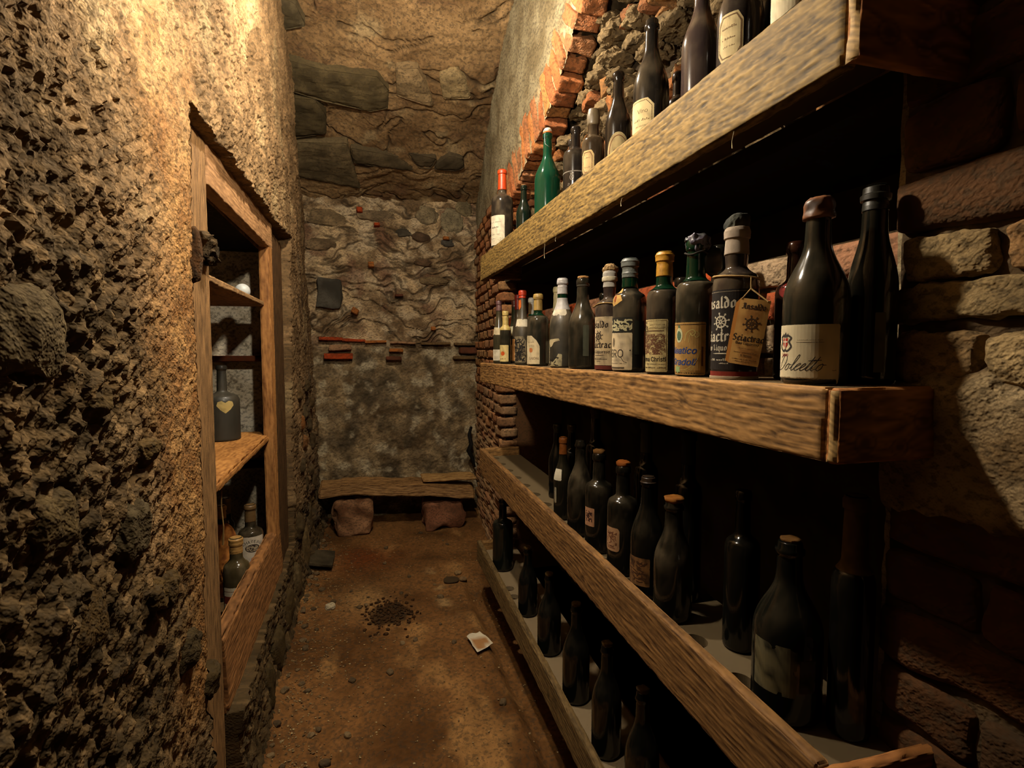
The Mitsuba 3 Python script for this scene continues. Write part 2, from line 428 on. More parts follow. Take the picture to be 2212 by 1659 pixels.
dd = (fbm(S * 2, 3, 73) - 0.5) * 0.06 + (fbm(Sw * .9 + 7, 3, 74) - 0.5) * 0.08 + (fbm(S * 26, 3, 75) - 0.5) * 0.02 - crack * 0.02 + (noise(S * 80, 76) - .5) * .005
P[:, 2] -= dd
cc = mottled(S, C(176, 142, 98), C(126, 96, 62), 3, 77)
cc = lerp(cc, C(112, 80, 58), sst(.55, .7, fbm(S * 5, 4, 78)) * 0.6)
cc = lerp(cc, C(196, 172, 128), sst(.58, .72, fbm(S * 6 + 5, 4, 79)) * 0.6)
cc = lerp(cc, C(48, 38, 26), 0.75 * crack) * (0.78 + 0.44 * noise(S * 60, 80))[:, None]
add(ceiling, (P, tri(Q)), 'm_masonry', cc, True)
slabs = [([(-.55, 3.22), (-.335, 3.30), (-.29, 3.416), (-.424, 3.46), (-.52, 3.42)], C(92, 80, 56)),
         ([(-.53, 3.70), (-.426, 3.642), (-.214, 3.677), (.11, 3.676), (.186, 3.765), (.185, 3.909), (.068, 3.952), (-.232, 3.914), (-.50, 3.846)], C(100, 86, 58)),
         ([(-.54, 3.92), (-.29, 3.905), (-.226, 4.024), (-.237, 4.184), (-.54, 4.282)], C(82, 70, 46)),
         ([(-.54, 4.301), (-.096, 4.25), (-.069, 4.427), (-.003, 4.725), (-.54, 4.64)], C(112, 96, 68)),
         ([(-.081, 4.292), (.277, 4.337), (.43, 4.463), (.284, 4.471), (-.052, 4.449)], C(96, 82, 58)),
         ([(.326, 4.284), (.579, 4.322), (.538, 4.435), (.446, 4.436)], C(94, 80, 58)),
         ([(.585, 4.37), (.664, 4.278), (.777, 4.297), (.805, 4.392), (.744, 4.435), (.557, 4.438)], C(86, 74, 54)),
         ([(.50, 3.62), (.60, 3.56), (.68, 3.62), (.74, 3.75), (.55, 3.78)], C(170, 146, 104)),
         ([(.22, 3.60), (.36, 3.58), (.44, 3.72), (.50, 3.86), (.24, 3.80)], C(160, 134, 96))]
for k, (pts, col) in enumerate(slabs):
    m = flat(Polygon(pts).buffer(-.02).buffer(.02), 0.016, 1.0)
    a = m[0]
    pg = Polygon(pts).buffer(-.02).buffer(.02)
    dist = shapely.distance(shapely.points(a[:, :2]), pg.boundary)
    hgt = 0.008 + 0.022 * np.sqrt(np.clip(dist / 0.035, 0, 1)) + (fbm(a * 9 + k, 4, k) - .5) * .034 + (fbm(a * [14, 60, 1] + k, 3, k) - .5) * .010
    top_ = np.column_stack([a[:, :2], 2.8 + .4 * (4.9 - a[:, 1]) - hgt - .012])
    ring = np.array(pg.exterior.coords)[:-1]
    side = (np.vstack([np.column_stack([ring, 2.8 + .4 * (4.9 - ring[:, 1]) + h]) for h in (-.03, .05)]), None)
    n = len(ring)
    i = np.arange(n)
    sf = np.vstack([np.stack([i, (i + 1) % n, (i + 1) % n + n], -1), np.stack([i, (i + 1) % n + n, i + n], -1)])
    v, f = join((top_, m[1][:, ::-1]), (side[0], sf))
    part(ceiling, 'stone', (v, f), 'm_masonry', mottled(v, col * 1.35, col * .7, 14, 30 + k, 2.0), True)

# ---- right wall: pier, spandrel and the broken brick arch over the shelves
wall_right = structure('wall_right', 'right cellar wall with a brick pier and a broken brick arch above the shelves')
arch = np.array([(3.45, 1.2), (3.45, 2.15), (3.38, 2.36), (3.15, 2.47), (2.80, 2.57), (2.5, 2.68), (2.3, 2.80), (2.12, 2.96), (1.9, 3.13), (1.6, 3.27), (1.2, 3.27), (.92, 3.08), (.74, 2.75), (.70, 2.3), (.70, 1.2)])
opening = Polygon(list(map(tuple, arch)) + [(.70, -1), (3.45, -1)])


def xr(yy):
    return 0.868 + np.maximum(0, yy - 3.45) * 0.09


Yg, Zg, Q = grid(np.concatenate([np.linspace(.70, 2.0, 60)[:-1], np.arange(2.0, 5.0, 0.009)]), np.arange(-0.03, 4.2, 0.011))
P = np.stack([xr(Yg), Yg, Zg], -1).reshape(-1, 3)
S = P * [0, 1, 1]
inarch = shapely.contains_xy(opening, P[:, 1], P[:, 2])
darch = shapely.distance(shapely.points(P[:, 1:]), opening.boundary)
edge = sst(.21, .15, darch + (fbm(S * 8, 3, 83) - .5) * .20)                         # plaster has come off along the arch
pier = sst(2.62, 2.48, P[:, 2] + (fbm(S * 7, 3, 84) - .5) * .25) * sst(3.40, 3.46, P[:, 1])
bare = np.maximum(edge, pier)
dd = (fbm(S * 3, 3, 81) - .5) * .03 + (fbm(S * 26, 3, 82) - .5) * .016 + (noise(S * 90, 85) - .5) * .005
P[:, 0] += -dd * (1 - .5 * bare) + (0.020 * pier + 0.013 * edge)
cc = mottled(S, C(158, 146, 116), C(122, 108, 80), 7, 86) * (0.8 + .4 * noise(S * 70, 87))[:, None]
cc = lerp(cc, mottled(S, C(196, 176, 138), C(150, 126, 90), 20, 88), bare)
ina = inarch.reshape(Yg.shape)
keep = ~(ina[:-1, :-1] & ina[1:, 1:] & ina[1:, :-1] & ina[:-1, 1:])
v, f, c_ = compact(P, tri(Q[keep]), cc)
add(wall_right, (v, f), 'm_masonry', c_, True)


def brick_col(r, pale=0.0):
    a = [C(212, 122, 58), C(196, 98, 46), C(180, 84, 42), C(206, 140, 78), C(168, 92, 56)][r.integers(5)]
    return lerp(lerp(a, C(176, 132, 84), .35), C(190, 160, 120), pale)


r = np.random.default_rng(11)
for ci in range(34):
    z0 = 0.0 + ci * 0.0755
    yb = 3.44
    first = True
    while yb < 4.75:
        ln = (0.12 if ci % 2 else 0.245) if first else 0.245
        dx = (0.26 if first and z0 > 1.96 else 0.11)
        if z0 < 2.5:
            v, f = block((dx, ln - .012, .064), 2 if z0 > .9 else 1, .12, .005, 22, r.integers(999), .006)
            yc = yb + ln / 2
            v = v + [xr(yc) + dx / 2 + r.uniform(-.008, .006), yc, z0 + .038]
            cb = brick_col(r, r.uniform(.15, .55) + (.2 if z0 < 1.2 else 0))
            part(wall_right, 'brick', (v, f), 'm_masonry', mottled(v, cb * 1.12, cb * .72, 16, ci), True)
        yb += ln
        first = False
# voussoirs along the broken arch edge
ls = LineString(arch[1:13]).simplify(.001)
n = int(ls.length / 0.082)
for k in range(n):
    s = (k + .5) * 0.082
    p, q = np.array(ls.interpolate(s).coords[0]), np.array(ls.interpolate(min(s + .05, ls.length)).coords[0])
    o = np.array(ls.interpolate(max(s - .05, 0)).coords[0])
    tg = (q - o) / np.linalg.norm(q - o)
    nr = np.array([tg[1], -tg[0]])
    if nr @ (p - np.array([1.9, 2.0])) < 0:
        nr = -nr
    ln = 0.25
    jut = r.uniform(-.005, 0.045)
    v, f = block((0.12, .066, ln), 3, .12, .008, 40, k, .010)
    A = np.array([[1, 0, 0], [0, tg[0], tg[1]], [0, nr[0], nr[1]]])
    v = v @ A + [0.872 + .060 + r.uniform(-.008, .008), *(p + nr * (ln / 2 - jut))]
    cb = brick_col(r, r.uniform(0, .25))
    part(wall_right, 'voussoir', (v, f), 'm_masonry', mottled(v, cb * 1.15, cb * .75, 14, k), True)

# ---- the niche that holds the shelves
wall_niche = structure('wall_niche', 'dark rubble and brick back of the arched niche behind the bottle shelves')
Yg, Zg, Q = grid(np.linspace(.70, 3.5, 280), np.linspace(1.95, 3.45, 150))
P = np.stack([0 * Yg + 1.14, Yg, Zg], -1).reshape(-1, 3)
P[:, 0] += (fbm(P * 5, 4, 91) - .5) * .16 + (fbm(P * 30, 3, 92) - .5) * .04
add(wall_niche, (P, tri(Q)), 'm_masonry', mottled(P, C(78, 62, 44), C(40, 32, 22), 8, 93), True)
Yg, Zg, Q = grid(np.linspace(.66, 3.5, 60), np.linspace(-.02, 1.99, 60))
P = np.stack([0 * Yg + 1.30, Yg, Zg], -1).reshape(-1, 3)
P[:, 0] += (fbm(P * 6, 3, 98) - .5) * .05
part(wall_niche, 'recess_back', (P, tri(Q)), 'm_masonry', mottled(P, C(92, 78, 56), C(50, 42, 30), 8, 99), True)
# soffit between arch and back
la = LineString(arch[1:])
ss = np.linspace(0, la.length, 260)
ap = np.array([la.interpolate(s).coords[0] for s in ss])
Sg, Xg, Q = grid(np.arange(260), np.linspace(.93, 1.24, 30))
P = np.stack([Xg, ap[Sg.astype(int), 0], ap[Sg.astype(int), 1]], -1).reshape(-1, 3)
P += (np.stack([fbm(P * 9 + 3 * i, 4, 94 + i) for i in range(3)], -1) - .5) * [0.02, .10, .10] + [0, 0, .03]
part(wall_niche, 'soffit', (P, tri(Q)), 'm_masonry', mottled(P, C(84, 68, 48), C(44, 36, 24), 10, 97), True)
r = np.random.default_rng(23)
k = 0
for zc in np.arange(2.0, 3.22, .070):
    yc = 0.78 + r.uniform(0, .1)
    while yc < 3.4:
        w = r.uniform(.08, .19)
        if shapely.contains_xy(opening, yc + w / 2, zc + .03) and r.uniform() < .72 and k < 290:
            bk = r.uniform() < .34
            if bk:
                v, f = block((.16, w - .02, .054), 3, .16, .016, 34, r.integers(999), .03)
                cb = brick_col(r, .1) * r.uniform(.45, .8)
            else:
                v, f = rock((.14, w, .066), r.integers(999), 3, .3)
                v = v + (np.stack([fbm(v * 70 + 9 * i + k, 3, i) for i in range(3)], -1) - .5) * .034
                cb = lerp(C(140, 118, 84), C(92, 76, 52), r.uniform())
            v = rot(v, [1, 0, 0], r.uniform(-.12, .12)) + [1.05 + r.uniform(-.05, .06), yc + w / 2, zc + .04 + r.uniform(-.015, .015)]
            part(wall_niche, 'brick' if bk else 'stone', (v, f), 'm_masonry', mottled(v, cb * 1.1, cb * .7, 26, k), True)
            k += 1
        yc += w
part(wall_niche, 'jamb', box_m(.955, 1.34, 3.455, 3.52, 0, 1.97), 'm_masonry', C(120, 84, 54))
# lower back of the niche, flush brickwork with whitewash remains
Yg, Zg, Q = grid(np.linspace(.66, 3.5, 140), np.linspace(1.40, 1.715, 30))
P = np.stack([0 * Yg + .922, Yg, Zg], -1).reshape(-1, 3)
P[:, 0] += (fbm(P * 8, 3, 101) - .5) * .01
part(wall_niche, 'lower_back', (P, tri(Q)), 'm_masonry', mottled(P, C(140, 124, 96), C(90, 76, 56), 8, 103), True)
part(wall_niche, 'ledge', box_m(.90, 1.32, .69, 3.5, 1.945, 1.99), 'm_masonry', C(70, 60, 46))
part(wall_niche, 'ledge', box_m(.925, 1.32, .69, 3.5, 1.66, 1.716), 'm_masonry', C(96, 80, 58))
part(wall_niche, 'ledge', box_m(.90, 1.32, .69, 3.5, 1.36, 1.415), 'm_masonry', C(70, 60, 46))
for ci in range(4):
    z0 = 1.722 - (ci + 1) * .076
    yb = .70 - (.12 if ci % 2 else 0)
    while yb < 3.4:
        v, f = block((.06, .235, .066), 2, .12, .003, 20, r.integers(999), .003)
        v = np.clip(v + [.935, yb + .122, z0 + .033], [0, .69, 0], [9, 3.6, 9])
        pale = r.choice([0, .1, .55, .9])
        cb = lerp(C(206, 92, 46), C(206, 182, 146), pale)
        part(wall_niche, 'brick', (v, f), 'm_masonry', mottled(v, cb * 1.1, cb * .75, 14, ci), True)
        yb += .245

# ---- near end of the right wall
wall_near = structure('wall_near', 'right wall of big rough bricks at the near end of the shelves')
Yg, Zg, Q = grid(np.arange(.20, .702, .005), np.arange(0, 3.0, .006))
P = np.stack([0 * Yg + .864, Yg, Zg], -1).reshape(-1, 3)
plast = sst(1.47, 1.43, P[:, 2] + (fbm(P * 12, 3, 111) - .5) * .08) * sst(1.22, 1.26, P[:, 2] + (fbm(P * 10, 3, 112) - .5) * .1)
P[:, 0] += (fbm(P * 20, 3, 113) - .5) * .012 - .030 * plast - plast * (fbm(P * 9, 3, 114) - .5) * .02
cc = lerp(mottled(P, C(120, 98, 70), C(70, 54, 38), 20, 115), mottled(P, C(198, 172, 130), C(150, 122, 84), 14, 116), plast)
add(wall_near, (P, tri(Q)), 'm_masonry', cc, True)
part(wall_near, 'jamb', box_m(.88, 1.3, .60, .69, 0, 3.2), 'm_masonry', C(60, 48, 36))
courses = [(1.452, 1.530), (1.540, 1.600), (1.607, 1.674), (1.684, 1.772), (1.784, 1.880), (1.892, 1.985), (1.995, 2.09), (2.10, 2.19), (2.20, 2.29)] + [(.20 + .098 * i, .20 + .098 * i + .086) for i in range(11)]
for ci, (za, zb) in enumerate(courses):
    yb = .705 + r.uniform(-.012, .008)
    lens = [.26, .26] if ci % 2 else [.15, .26, .2]
    for ln in lens:
        if yb < .25:
            break
        rough = 1.45 < za < 1.68
        v, f = block((.11, ln - .010, zb - za), 4 if (rough and yb > .5) else 3, .17, .010 if rough else .006, 46 if rough else 30, r.integers(999), .008)
        v = v + [.845 + .055 + r.uniform(-.006, .006), yb - ln / 2, (za + zb) / 2]
        cb = lerp(C(168, 118, 72), C(176, 150, 106), r.uniform(.2, 1)) if rough else lerp(C(112, 74, 46), C(92, 68, 46), r.uniform())
        part(wall_near, 'brick', (v, f), 'm_masonry', mottled(v, cb * 1.15, cb * .7, 30, ci), True)
        yb -= ln

# ---- floor
floor = structure('floor', 'trodden brown earth floor of the cellar passage')
Xg, Yg, Q = grid(np.arange(-0.56, 1.1, 0.0075), np.concatenate([np.linspace(-.4, 1.6, 60)[:-1], np.arange(1.6, 4.98, 0.0085)]))
P = np.stack([Xg, Yg, 0 * Xg], -1).reshape(-1, 3)
xx, yy = P[:, 0], P[:, 1]
P[:, 2] = (fbm(P * 2.2, 3, 121) - .5) * .05 + (fbm(P * 9, 3, 122) - .5) * .022 + (fbm(P * 40, 3, 123) - .5) * .011
P[:, 2] += .03 * sst(-.30, -.42, xx) + .02 * sst(4.3, 4.8, yy) - .09 * sst(.57, .66, xx) * sst(3.5, 3.2, yy)
cf = mottled(P, C(150, 104, 58), C(104, 68, 34), 3.5, 124)
cf = lerp(cf, C(186, 138, 82), sst(.54, .7, fbm(P * [4, 2.4, 1] + 2, 4, 125)) * .8)
cf = lerp(cf, C(132, 66, 28), np.exp(-(((xx + .02) / .22) ** 2 + ((yy - 3.95) / .22) ** 2)) * .8)
cf = lerp(cf, C(204, 166, 112), np.exp(-(((xx - .43 + (yy - 3.3) * .05) / .04) ** 2 + ((yy - 3.3) / .35) ** 4)) * .7 * sst(.4, .6, fbm(P * 14, 3, 128)))
cf = lerp(cf, C(196, 152, 96), np.exp(-(((xx + .02) / .12) ** 2 + ((yy - 3.30) / .18) ** 2)) * .7)
cf = lerp(cf, C(40, 26, 14), sst(.35, .65, np.exp(-(((xx - .11) / .13) ** 2 + ((yy - 3.06) / .15) ** 2)) * (.45 + fbm(P * 22, 3, 126))) * .85)
cf = cf * (0.72 + .56 * noise(P * 75, 127))[:, None]
add(floor, (P, tri(Q)), 'm_masonry', cf, True)


def zfloor(x_, y_):
    p = np.array([[x_, y_, 0.0]])
    return float((fbm(p * 2.2, 3, 121)[0] - .5) * .05 + (fbm(p * 9, 3, 122)[0] - .5) * .022 + .03 * sst(-.30, -.42, x_) + .02 * sst(4.3, 4.8, y_))


# ------------------------------------------------------------------ the lamp that lights the cellar (hangs just above the picture)
for k, (LP, LR, LE) in enumerate(LAMPS):
    lamp = thing('pendant_lamp', ['bare light bulb hanging low on a cord near the viewer', 'bare light bulb hanging on a short cord under the sloping ceiling'][k], 'lamp')
    m = trimesh.creation.icosphere(subdivisions=2, radius=LR)
    m.apply_translation(LP)
    scene[f'{lamp}__bulb'] = mikit.ply(m, 'm_matte', smooth=True, color=np.full((len(m.vertices), 3), .8), emitter={'type': 'area', 'radiance': {'type': 'rgb', 'value': list(LE)}})
    m = trimesh.creation.cylinder(.018, .06, sections=20)
    m.apply_translation((LP[0], LP[1], LP[2] + LR + .03))
    part(lamp, 'socket', m, 'm_matte', C(30, 28, 24))
    part(lamp, 'cord', tube_pts([(LP[0], LP[1], LP[2] + LR + .05), (LP[0] + .005, LP[1], LP[2] + LR + .3), (LP[0], LP[1], min(2.8 + .4 * (4.9 - LP[1]), 4.05) + .03)], .004), 'm_matte', C(24, 22, 20))


# ------------------------------------------------------------------ weathered wood
def grain(u, v, w, seed, dark, light, knots=(), scale=1.0, mott=0.35):
    """Colour and relief of weathered softwood; u along the board, v across, w through it (metres)."""
    q = np.stack([u, v, w], -1)
    v2 = v + (fbm(q * [2.2, 5, 5] + seed, 3, seed) - .5) * .05
    kd_ = np.zeros(len(u))
    for (ku, kv, kr) in knots:
        rr = np.hypot((u - ku) * .7, v - kv) / kr
        v2 = v2 + np.sign(v - kv + 1e-9) * kr * .9 * np.exp(-(rr / 1.6) ** 2)
        kd_ = np.maximum(kd_, np.exp(-(rr / .75) ** 4))
    t = .5 + .5 * np.sin((v2 * 470 / scale + 5 * fbm(np.stack([u * 3, v2 * 30, w * 30], -1) + seed, 2, seed + 1)) + 1.5 * fbm(np.stack([u * 30, v2 * 90, w * 90], -1), 2, seed + 2))
    fine = .5 * noise(np.stack([u * 16, v2 * 420, w * 400], -1) + seed, seed + 3) + .5 * noise(np.stack([u * 34, v2 * 210, w * 200], -1) + seed, seed + 5)
    t = np.clip(.30 * t + 1.25 * (fine - .5) + .36, 0, 1)
    mt = sst(.36, .64, fbm(np.stack([u * 75, v * 190, w * 120], -1) + 3 * seed, 4, seed + 4))
    t = t * (1 - mott) + mott * mt
    t = np.clip((t - .42) * 1.2 + .44, 0, 1.1) * (.72 + .5 * fbm(np.stack([u * 3, v * 9, w * 9], -1) + seed, 3, seed + 6))
    col = lerp(dark, light, np.clip(t, 0, 1))
    for (ku, kv, kr) in knots:
        rr = np.hypot((u - ku) * .8, v - kv) / kr
        col = lerp(col, np.asarray(dark) * .6, .8 * np.exp(-(rr / .6) ** 4))
        col = lerp(col, np.asarray(dark) * .5, .6 * np.exp(-((rr - .95) / .16) ** 2))
    return col, (t - .5)


def board(o, a, b, c, L, H, W, seed, dark, light, du=.006, dv=.003, knots=(), relief=.0016, mott=.35, wear=.004, end_light=None, gs=1.0):
    """A board: from corner o, length L along a, height H along b, thickness W along c. Front face is the one at c = 0."""
    o, a, b, c = (np.asarray(x, float) for x in (o, a, b, c))
    flip = np.dot(np.cross(a, b), c) > 0
    V, F, K, n = [], [], [], 0
    nu, nv, nw = max(2, int(L / du)), max(2, int(H / dv)), max(2, int(W / (dv * 2)))
    lin = lambda e, k: np.linspace(0, e, k + 1)
    for (ua, ub, fixed, nrm) in (('u', 'v', 0, -1), ('u', 'v', 1, 1), ('u', 'w', 0, -1), ('u', 'w', 1, 1), ('v', 'w', 0, -1), ('v', 'w', 1, 1)):
        ext = {'u': (L, nu), 'v': (H, nv), 'w': (W, nw)}
        ka, kb = (max(2, ext[x][1]) for x in (ua, ub))
        A, B, q = grid(lin(ext[ua][0], ka), lin(ext[ub][0], kb))
        third = ({'u', 'v', 'w'} - {ua, ub}).pop()
        cd = {ua: A.ravel(), ub: B.ravel(), third: np.full(A.size, fixed * ext[third][0])}
        u, v, w = cd['u'], cd['v'], cd['w']
        col, rel = grain(u, v, w, seed, dark, light, knots, gs, mott)
        # worn arrises: points near an edge move inwards
        e = [np.minimum(x, X_ - x) for x, X_ in ((u, L), (v, H), (w, W))]
        lo = np.sort(np.stack(e, -1), -1)[:, 1]
        inn = np.exp(-lo / .003) * wear * (.3 + 1.4 * noise(np.stack([u * 40, v * 40, w * 40], -1), seed))
        ctr = [(u - L / 2), (v - H / 2), (w - W / 2)]
        big_ = (fbm(np.stack([u * 3, v * 8, w * 8], -1) + 2, 2, seed + 9) - .5) * .004
        pu = u - np.sign(ctr[0]) * np.where(e[0] < 1e-9, inn, 0)
        pv = v - np.sign(ctr[1]) * np.where(e[1] < 1e-9, inn + big_ * 1, 0)
        pw = w - np.sign(ctr[2]) * np.where(e[2] < 1e-9, inn - rel * relief * np.clip(lo / .006, 0, 1) * 1.0, 0)
        pts = o + pu[:, None] * a + pv[:, None] * b + pw[:, None] * c
        f = tri(q)
        fn = np.cross(pts[f[0, 1]] - pts[f[0, 0]], pts[f[0, 2]] - pts[f[0, 0]])
        outv = {'u': a, 'v': b, 'w': c}[third] * nrm
        if fn @ outv < 0:
            f = f[:, ::-1]
        if third == 'u' and end_light is not None:
            col = lerp(np.asarray(end_light) * .45, end_light, .5 + .5 * np.sin((v * .8 + w * .6) * 700 + 4 * fbm(np.stack([u, v * 60, w * 60], -1), 2, seed)))
        V.append(pts)
        F.append(f + n)
        K.append(col)
        n += len(pts)
    return (np.vstack(V), np.vstack(F)), np.vstack(K)


def add_board(parent, name, *a, label=None, **k):
    m_, col = board(*a, **k)
    return part(parent, name, m_, 'm_wood', col, True, label)


WD, WL = C(74, 48, 22), C(188, 140, 80)
TD, TL = C(54, 38, 14), C(164, 132, 70)
X0, XB = 0.65, 0.895
YN, YF = 0.61, 3.07
ex, ey, ez = (1, 0, 0), (0, 1, 0), (0, 0, 1)
z_mid = lambda yy: 1.4505 - 0.0072 * yy
z_third = lambda yy: 0.861 + 0.0200 * yy
z_low = lambda yy: 0.186 + 0.0455 * yy


def shelf(label, ztop, hgt, ya, yb, seed, dark, light, knots, drop, holes=None, bl=None, mott=.35, hf=None):
    key = thing('wooden_shelf', label, 'shelf')
    s = (ztop(yb) - ztop(ya)) / (yb - ya)
    al = np.array([0, 1, s]) / math.hypot(1, s)
    upv = np.array([0, -s, 1]) / math.hypot(1, s)
    L = (yb - ya - .024) * math.hypot(1, s)
    H = hgt
    start = np.array([X0, ya + .024, ztop(ya + .024)]) - upv * H
    add_board(key, 'front_board', start, al, upv, ex, L, H, .028, seed, dark, light, du=.007, dv=.0024, knots=knots, mott=mott)
    # near end board: its end grain shows beside the front board, its face looks towards the viewer
    add_board(key, 'end_board', (X0, ya, ztop(ya) - H), ex, ez, ey, XB - X0 - .022, H, .024, seed + 1, C(116, 70, 32), C(206, 140, 76), du=.004, dv=.004, knots=((.045, H * .75, .012), (.05, H * .28, .016), (.16, H * .55, .016), (.115, H * .2, .013)), mott=.1, end_light=C(196, 158, 98))
    add_board(key, 'end_board', (X0 + .029, yb - .024, ztop(yb) - H * .9), ex, ez, ey, XB - X0 - .03, H * .9, .024, seed + 2, WD, WL, du=.008, dv=.006)
    pg = sbox(X0 + .024, ya + .022, XB, yb - .022)
    for h_ in holes or ():
        pg = pg.difference(Point(h_[0], h_[1]).buffer(h_[2], 10))
    v, f = extrude(pg, .022)
    v = np.column_stack([v[:, 0], v[:, 1], v[:, 2] + ztop(v[:, 1]) - drop - .022])
    part(key, 'shelf_board', (v, f), 'm_wood', bl if bl is not None else C(96, 78, 52))
    return key


sh_top = shelf('highest bottle shelf, thick mottled yellowish front board above eye level with cobweb threads', lambda q: 2.036 + 0 * q, .140, .60, 3.06, 200, TD, TL, ((1.1, .05, .010), (.55, .10, .008), (1.9, .04, .008), (.30, .03, .007)), .022, mott=.40)
sh_mid = shelf('bottle shelf at eye level with a brown knotty front board carrying the labelled bottles', z_mid, .112, .61, 3.08, 210, WD, C(200, 150, 88), ((.37, .062, .011), (.10, .03, .006), (1.55, .04, .008), (2.1, .07, .010)), .001, mott=.22)
h3 = [(.722, 3.02 - .152 * k, .030) for k in range(15)]
sh_third = shelf('third shelf from the top, brown front board and grey board with round holes', z_third, .150, .60, 3.10, 220, C(74, 48, 24), C(164, 120, 68), ((.9, .05, .012), (1.7, .09, .012), (2.3, .05, .010)), .050, holes=h3, bl=C(104, 88, 62), mott=.18)
sh_low = shelf('lowest shelf just above the earth floor, narrow greyish front board with holed shelf board', z_low, .125, .62, 3.19, 230, C(64, 50, 28), C(140, 112, 68), ((1.2, .05, .010), (2.0, .06, .010)), .058, holes=[(.716, yy_, .026) for yy_ in (2.99, 2.66, 2.57, 1.16)], bl=C(142, 122, 92), mott=.25)
for k, (yy, zl_) in enumerate([(1.92, .055), (1.80, .016), (1.30, .022), (.86, .030)]):
    part(sh_top, 'cobweb_thread', tube_pts([(X0 + .004, yy, 1.897), (X0 + .001, yy + .001, 1.897 - zl_ * .6), (X0 + .002, yy, 1.897 - zl_)], [.0007, .0006, .0015], 5), 'm_matte', C(190, 176, 140))

# ------------------------------------------------------------------ wall cupboard in the left wall
cup = thing('wall_cupboard', 'weathered wooden wall cupboard without a door, built into the left wall', 'cupboard')
nx_ = (-1, 0, 0)
CD, CL = C(84, 52, 24), C(196, 142, 82)
add_board(cup, 'post', (-.452, 1.60, .0), ez, ey, nx_, 2.13, .245, .05, 240, C(80, 58, 34), C(172, 130, 82), du=.009, dv=.004, mott=.12, relief=.001)
add_board(cup, 'post', (-.450, 2.935, .52), ez, ey, nx_, 1.52, .10, .05, 241, C(110, 66, 30), C(206, 146, 82), du=.009, dv=.003, mott=.15)
add_board(cup, 'post', (-.455, 3.04, .30), ez, ey, nx_, 1.82, .36, .05, 242, C(48, 34, 20), C(104, 74, 42), du=.02, dv=.009, mott=.15, label='dark outer upright of the frame')
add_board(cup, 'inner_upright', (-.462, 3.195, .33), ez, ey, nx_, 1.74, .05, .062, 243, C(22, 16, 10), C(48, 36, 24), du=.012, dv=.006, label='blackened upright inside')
add_board(cup, 'top_rail', (-.449, 1.845, 2.0), (0, 1, .0125), ez, nx_, 1.20, .135, .048, 244, C(122, 88, 54), C(188, 142, 96), du=.009, dv=.004, mott=.1, relief=.0008)
add_board(cup, 'sill', (-.440, 1.848, .325), (0, 1, -.01), (-.05, 0, 1), nx_, 1.22, .250, .052, 245, C(80, 50, 26), C(184, 128, 74), du=.009, dv=.004, mott=.12, knots=((.5, .2, .015),), relief=.003, wear=.012)
add_board(cup, 'shelf', (-.480, 1.80, 1.720), ey, ez, nx_, 1.17, .028, .26, 246, C(98, 72, 44), C(178, 138, 92), du=.009, dv=.004, wear=.005)
v_ = add_board(cup, 'shelf', (-.475, 1.80, 1.026), (0, 1, .008), ez, nx_, 1.30, .034, .33, 247, C(110, 62, 24), C(206, 146, 78), du=.009, dv=.004, wear=.012, mott=.2, label='rough orange-brown board shelf')
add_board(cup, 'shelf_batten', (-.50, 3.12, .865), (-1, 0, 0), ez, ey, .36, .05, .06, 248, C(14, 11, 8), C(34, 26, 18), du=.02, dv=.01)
v, f = rock((.05, .12, .075), 301, 4, .3)
v = v + (np.stack([noise(v * 90 + 5 * i, i) for i in range(3)], -1) - .5) * .03
part(cup, 'hinge_lump', (v + [-.44, 1.76, 1.795], f), 'm_masonry', mottled(v, C(96, 76, 50), C(34, 28, 20), 50, 2), True, 'crusted remains of a hinge')
v, f = rock((.05, .06, .13), 302, 3, .3)
part(cup, 'hinge_lump', (v + [-.43, 1.585, 1.745], f), 'm_masonry', mottled(v, C(96, 64, 36), C(44, 30, 18), 50, 3), True)
part(cup, 'hanging_thread', tube_pts([(-.50, 2.10, 1.03), (-.505, 2.11, .94), (-.498, 2.10, .87), (-.503, 2.105, .80)], [.003, .002, .0025, .004], 6), 'm_matte', C(150, 116, 66))

globe = thing('glass_globe', 'small pale round globe lying on the upper cupboard shelf', 'globe')
m = trimesh.creation.icosphere(subdivisions=4, radius=.034)
m.apply_translation((-.555, 2.83, 1.783))
part(globe, 'ball', m, 'm_foil', C(216, 222, 220), True)
m = trimesh.creation.cylinder(.014, .03, sections=20)
m.apply_transform(trimesh.transformations.rotation_matrix(1.4, [0, 1, 0]))
m.apply_translation((-.592, 2.83, 1.777))
part(globe, 'collar', m, 'm_foil', C(150, 140, 110))

# ------------------------------------------------------------------ bench at the end wall
blk = thing('stone_block', 'squared pinkish stone block under the left end of the bench plank', 'stone')
v, f = block((.30, .28, .285), 5, .16, .016, 14, 401, .03)
v = v + [-.105, 4.56, .138]
part(blk, 'body', (v, f), 'm_masonry', mottled(v, C(190, 140, 100), C(128, 86, 58), 10, 402), True)
blk = thing('stone_block', 'squared reddish stone block under the right end of the bench plank', 'stone')
v, f = block((.33, .28, .232), 5, .14, .016, 14, 403, .03)
v = v + [.635, 4.56, .108]
part(blk, 'body', (v, f), 'm_masonry', mottled(v, C(184, 124, 90), C(120, 76, 52), 10, 404), True)
pk = thing('wooden_plank', 'long thick split wooden plank laid across the two stone blocks', 'plank')
al = np.array([1.0, -.03, -.055])
al /= np.linalg.norm(al)
m_, col = board((-.37, 4.44, .325), al, (0, .12, .99), ey, 1.26, .085, .30, 410, C(96, 64, 34), C(204, 156, 98), du=.009, dv=.005, relief=.006, mott=.15, wear=.02, gs=1.6)
m_[0][:, 2] += (fbm(m_[0] * [3, 5, 5], 3, 411) - .5) * .055 * np.clip(1 - np.abs(m_[0][:, 0] - .27) / 2, 0, 1)
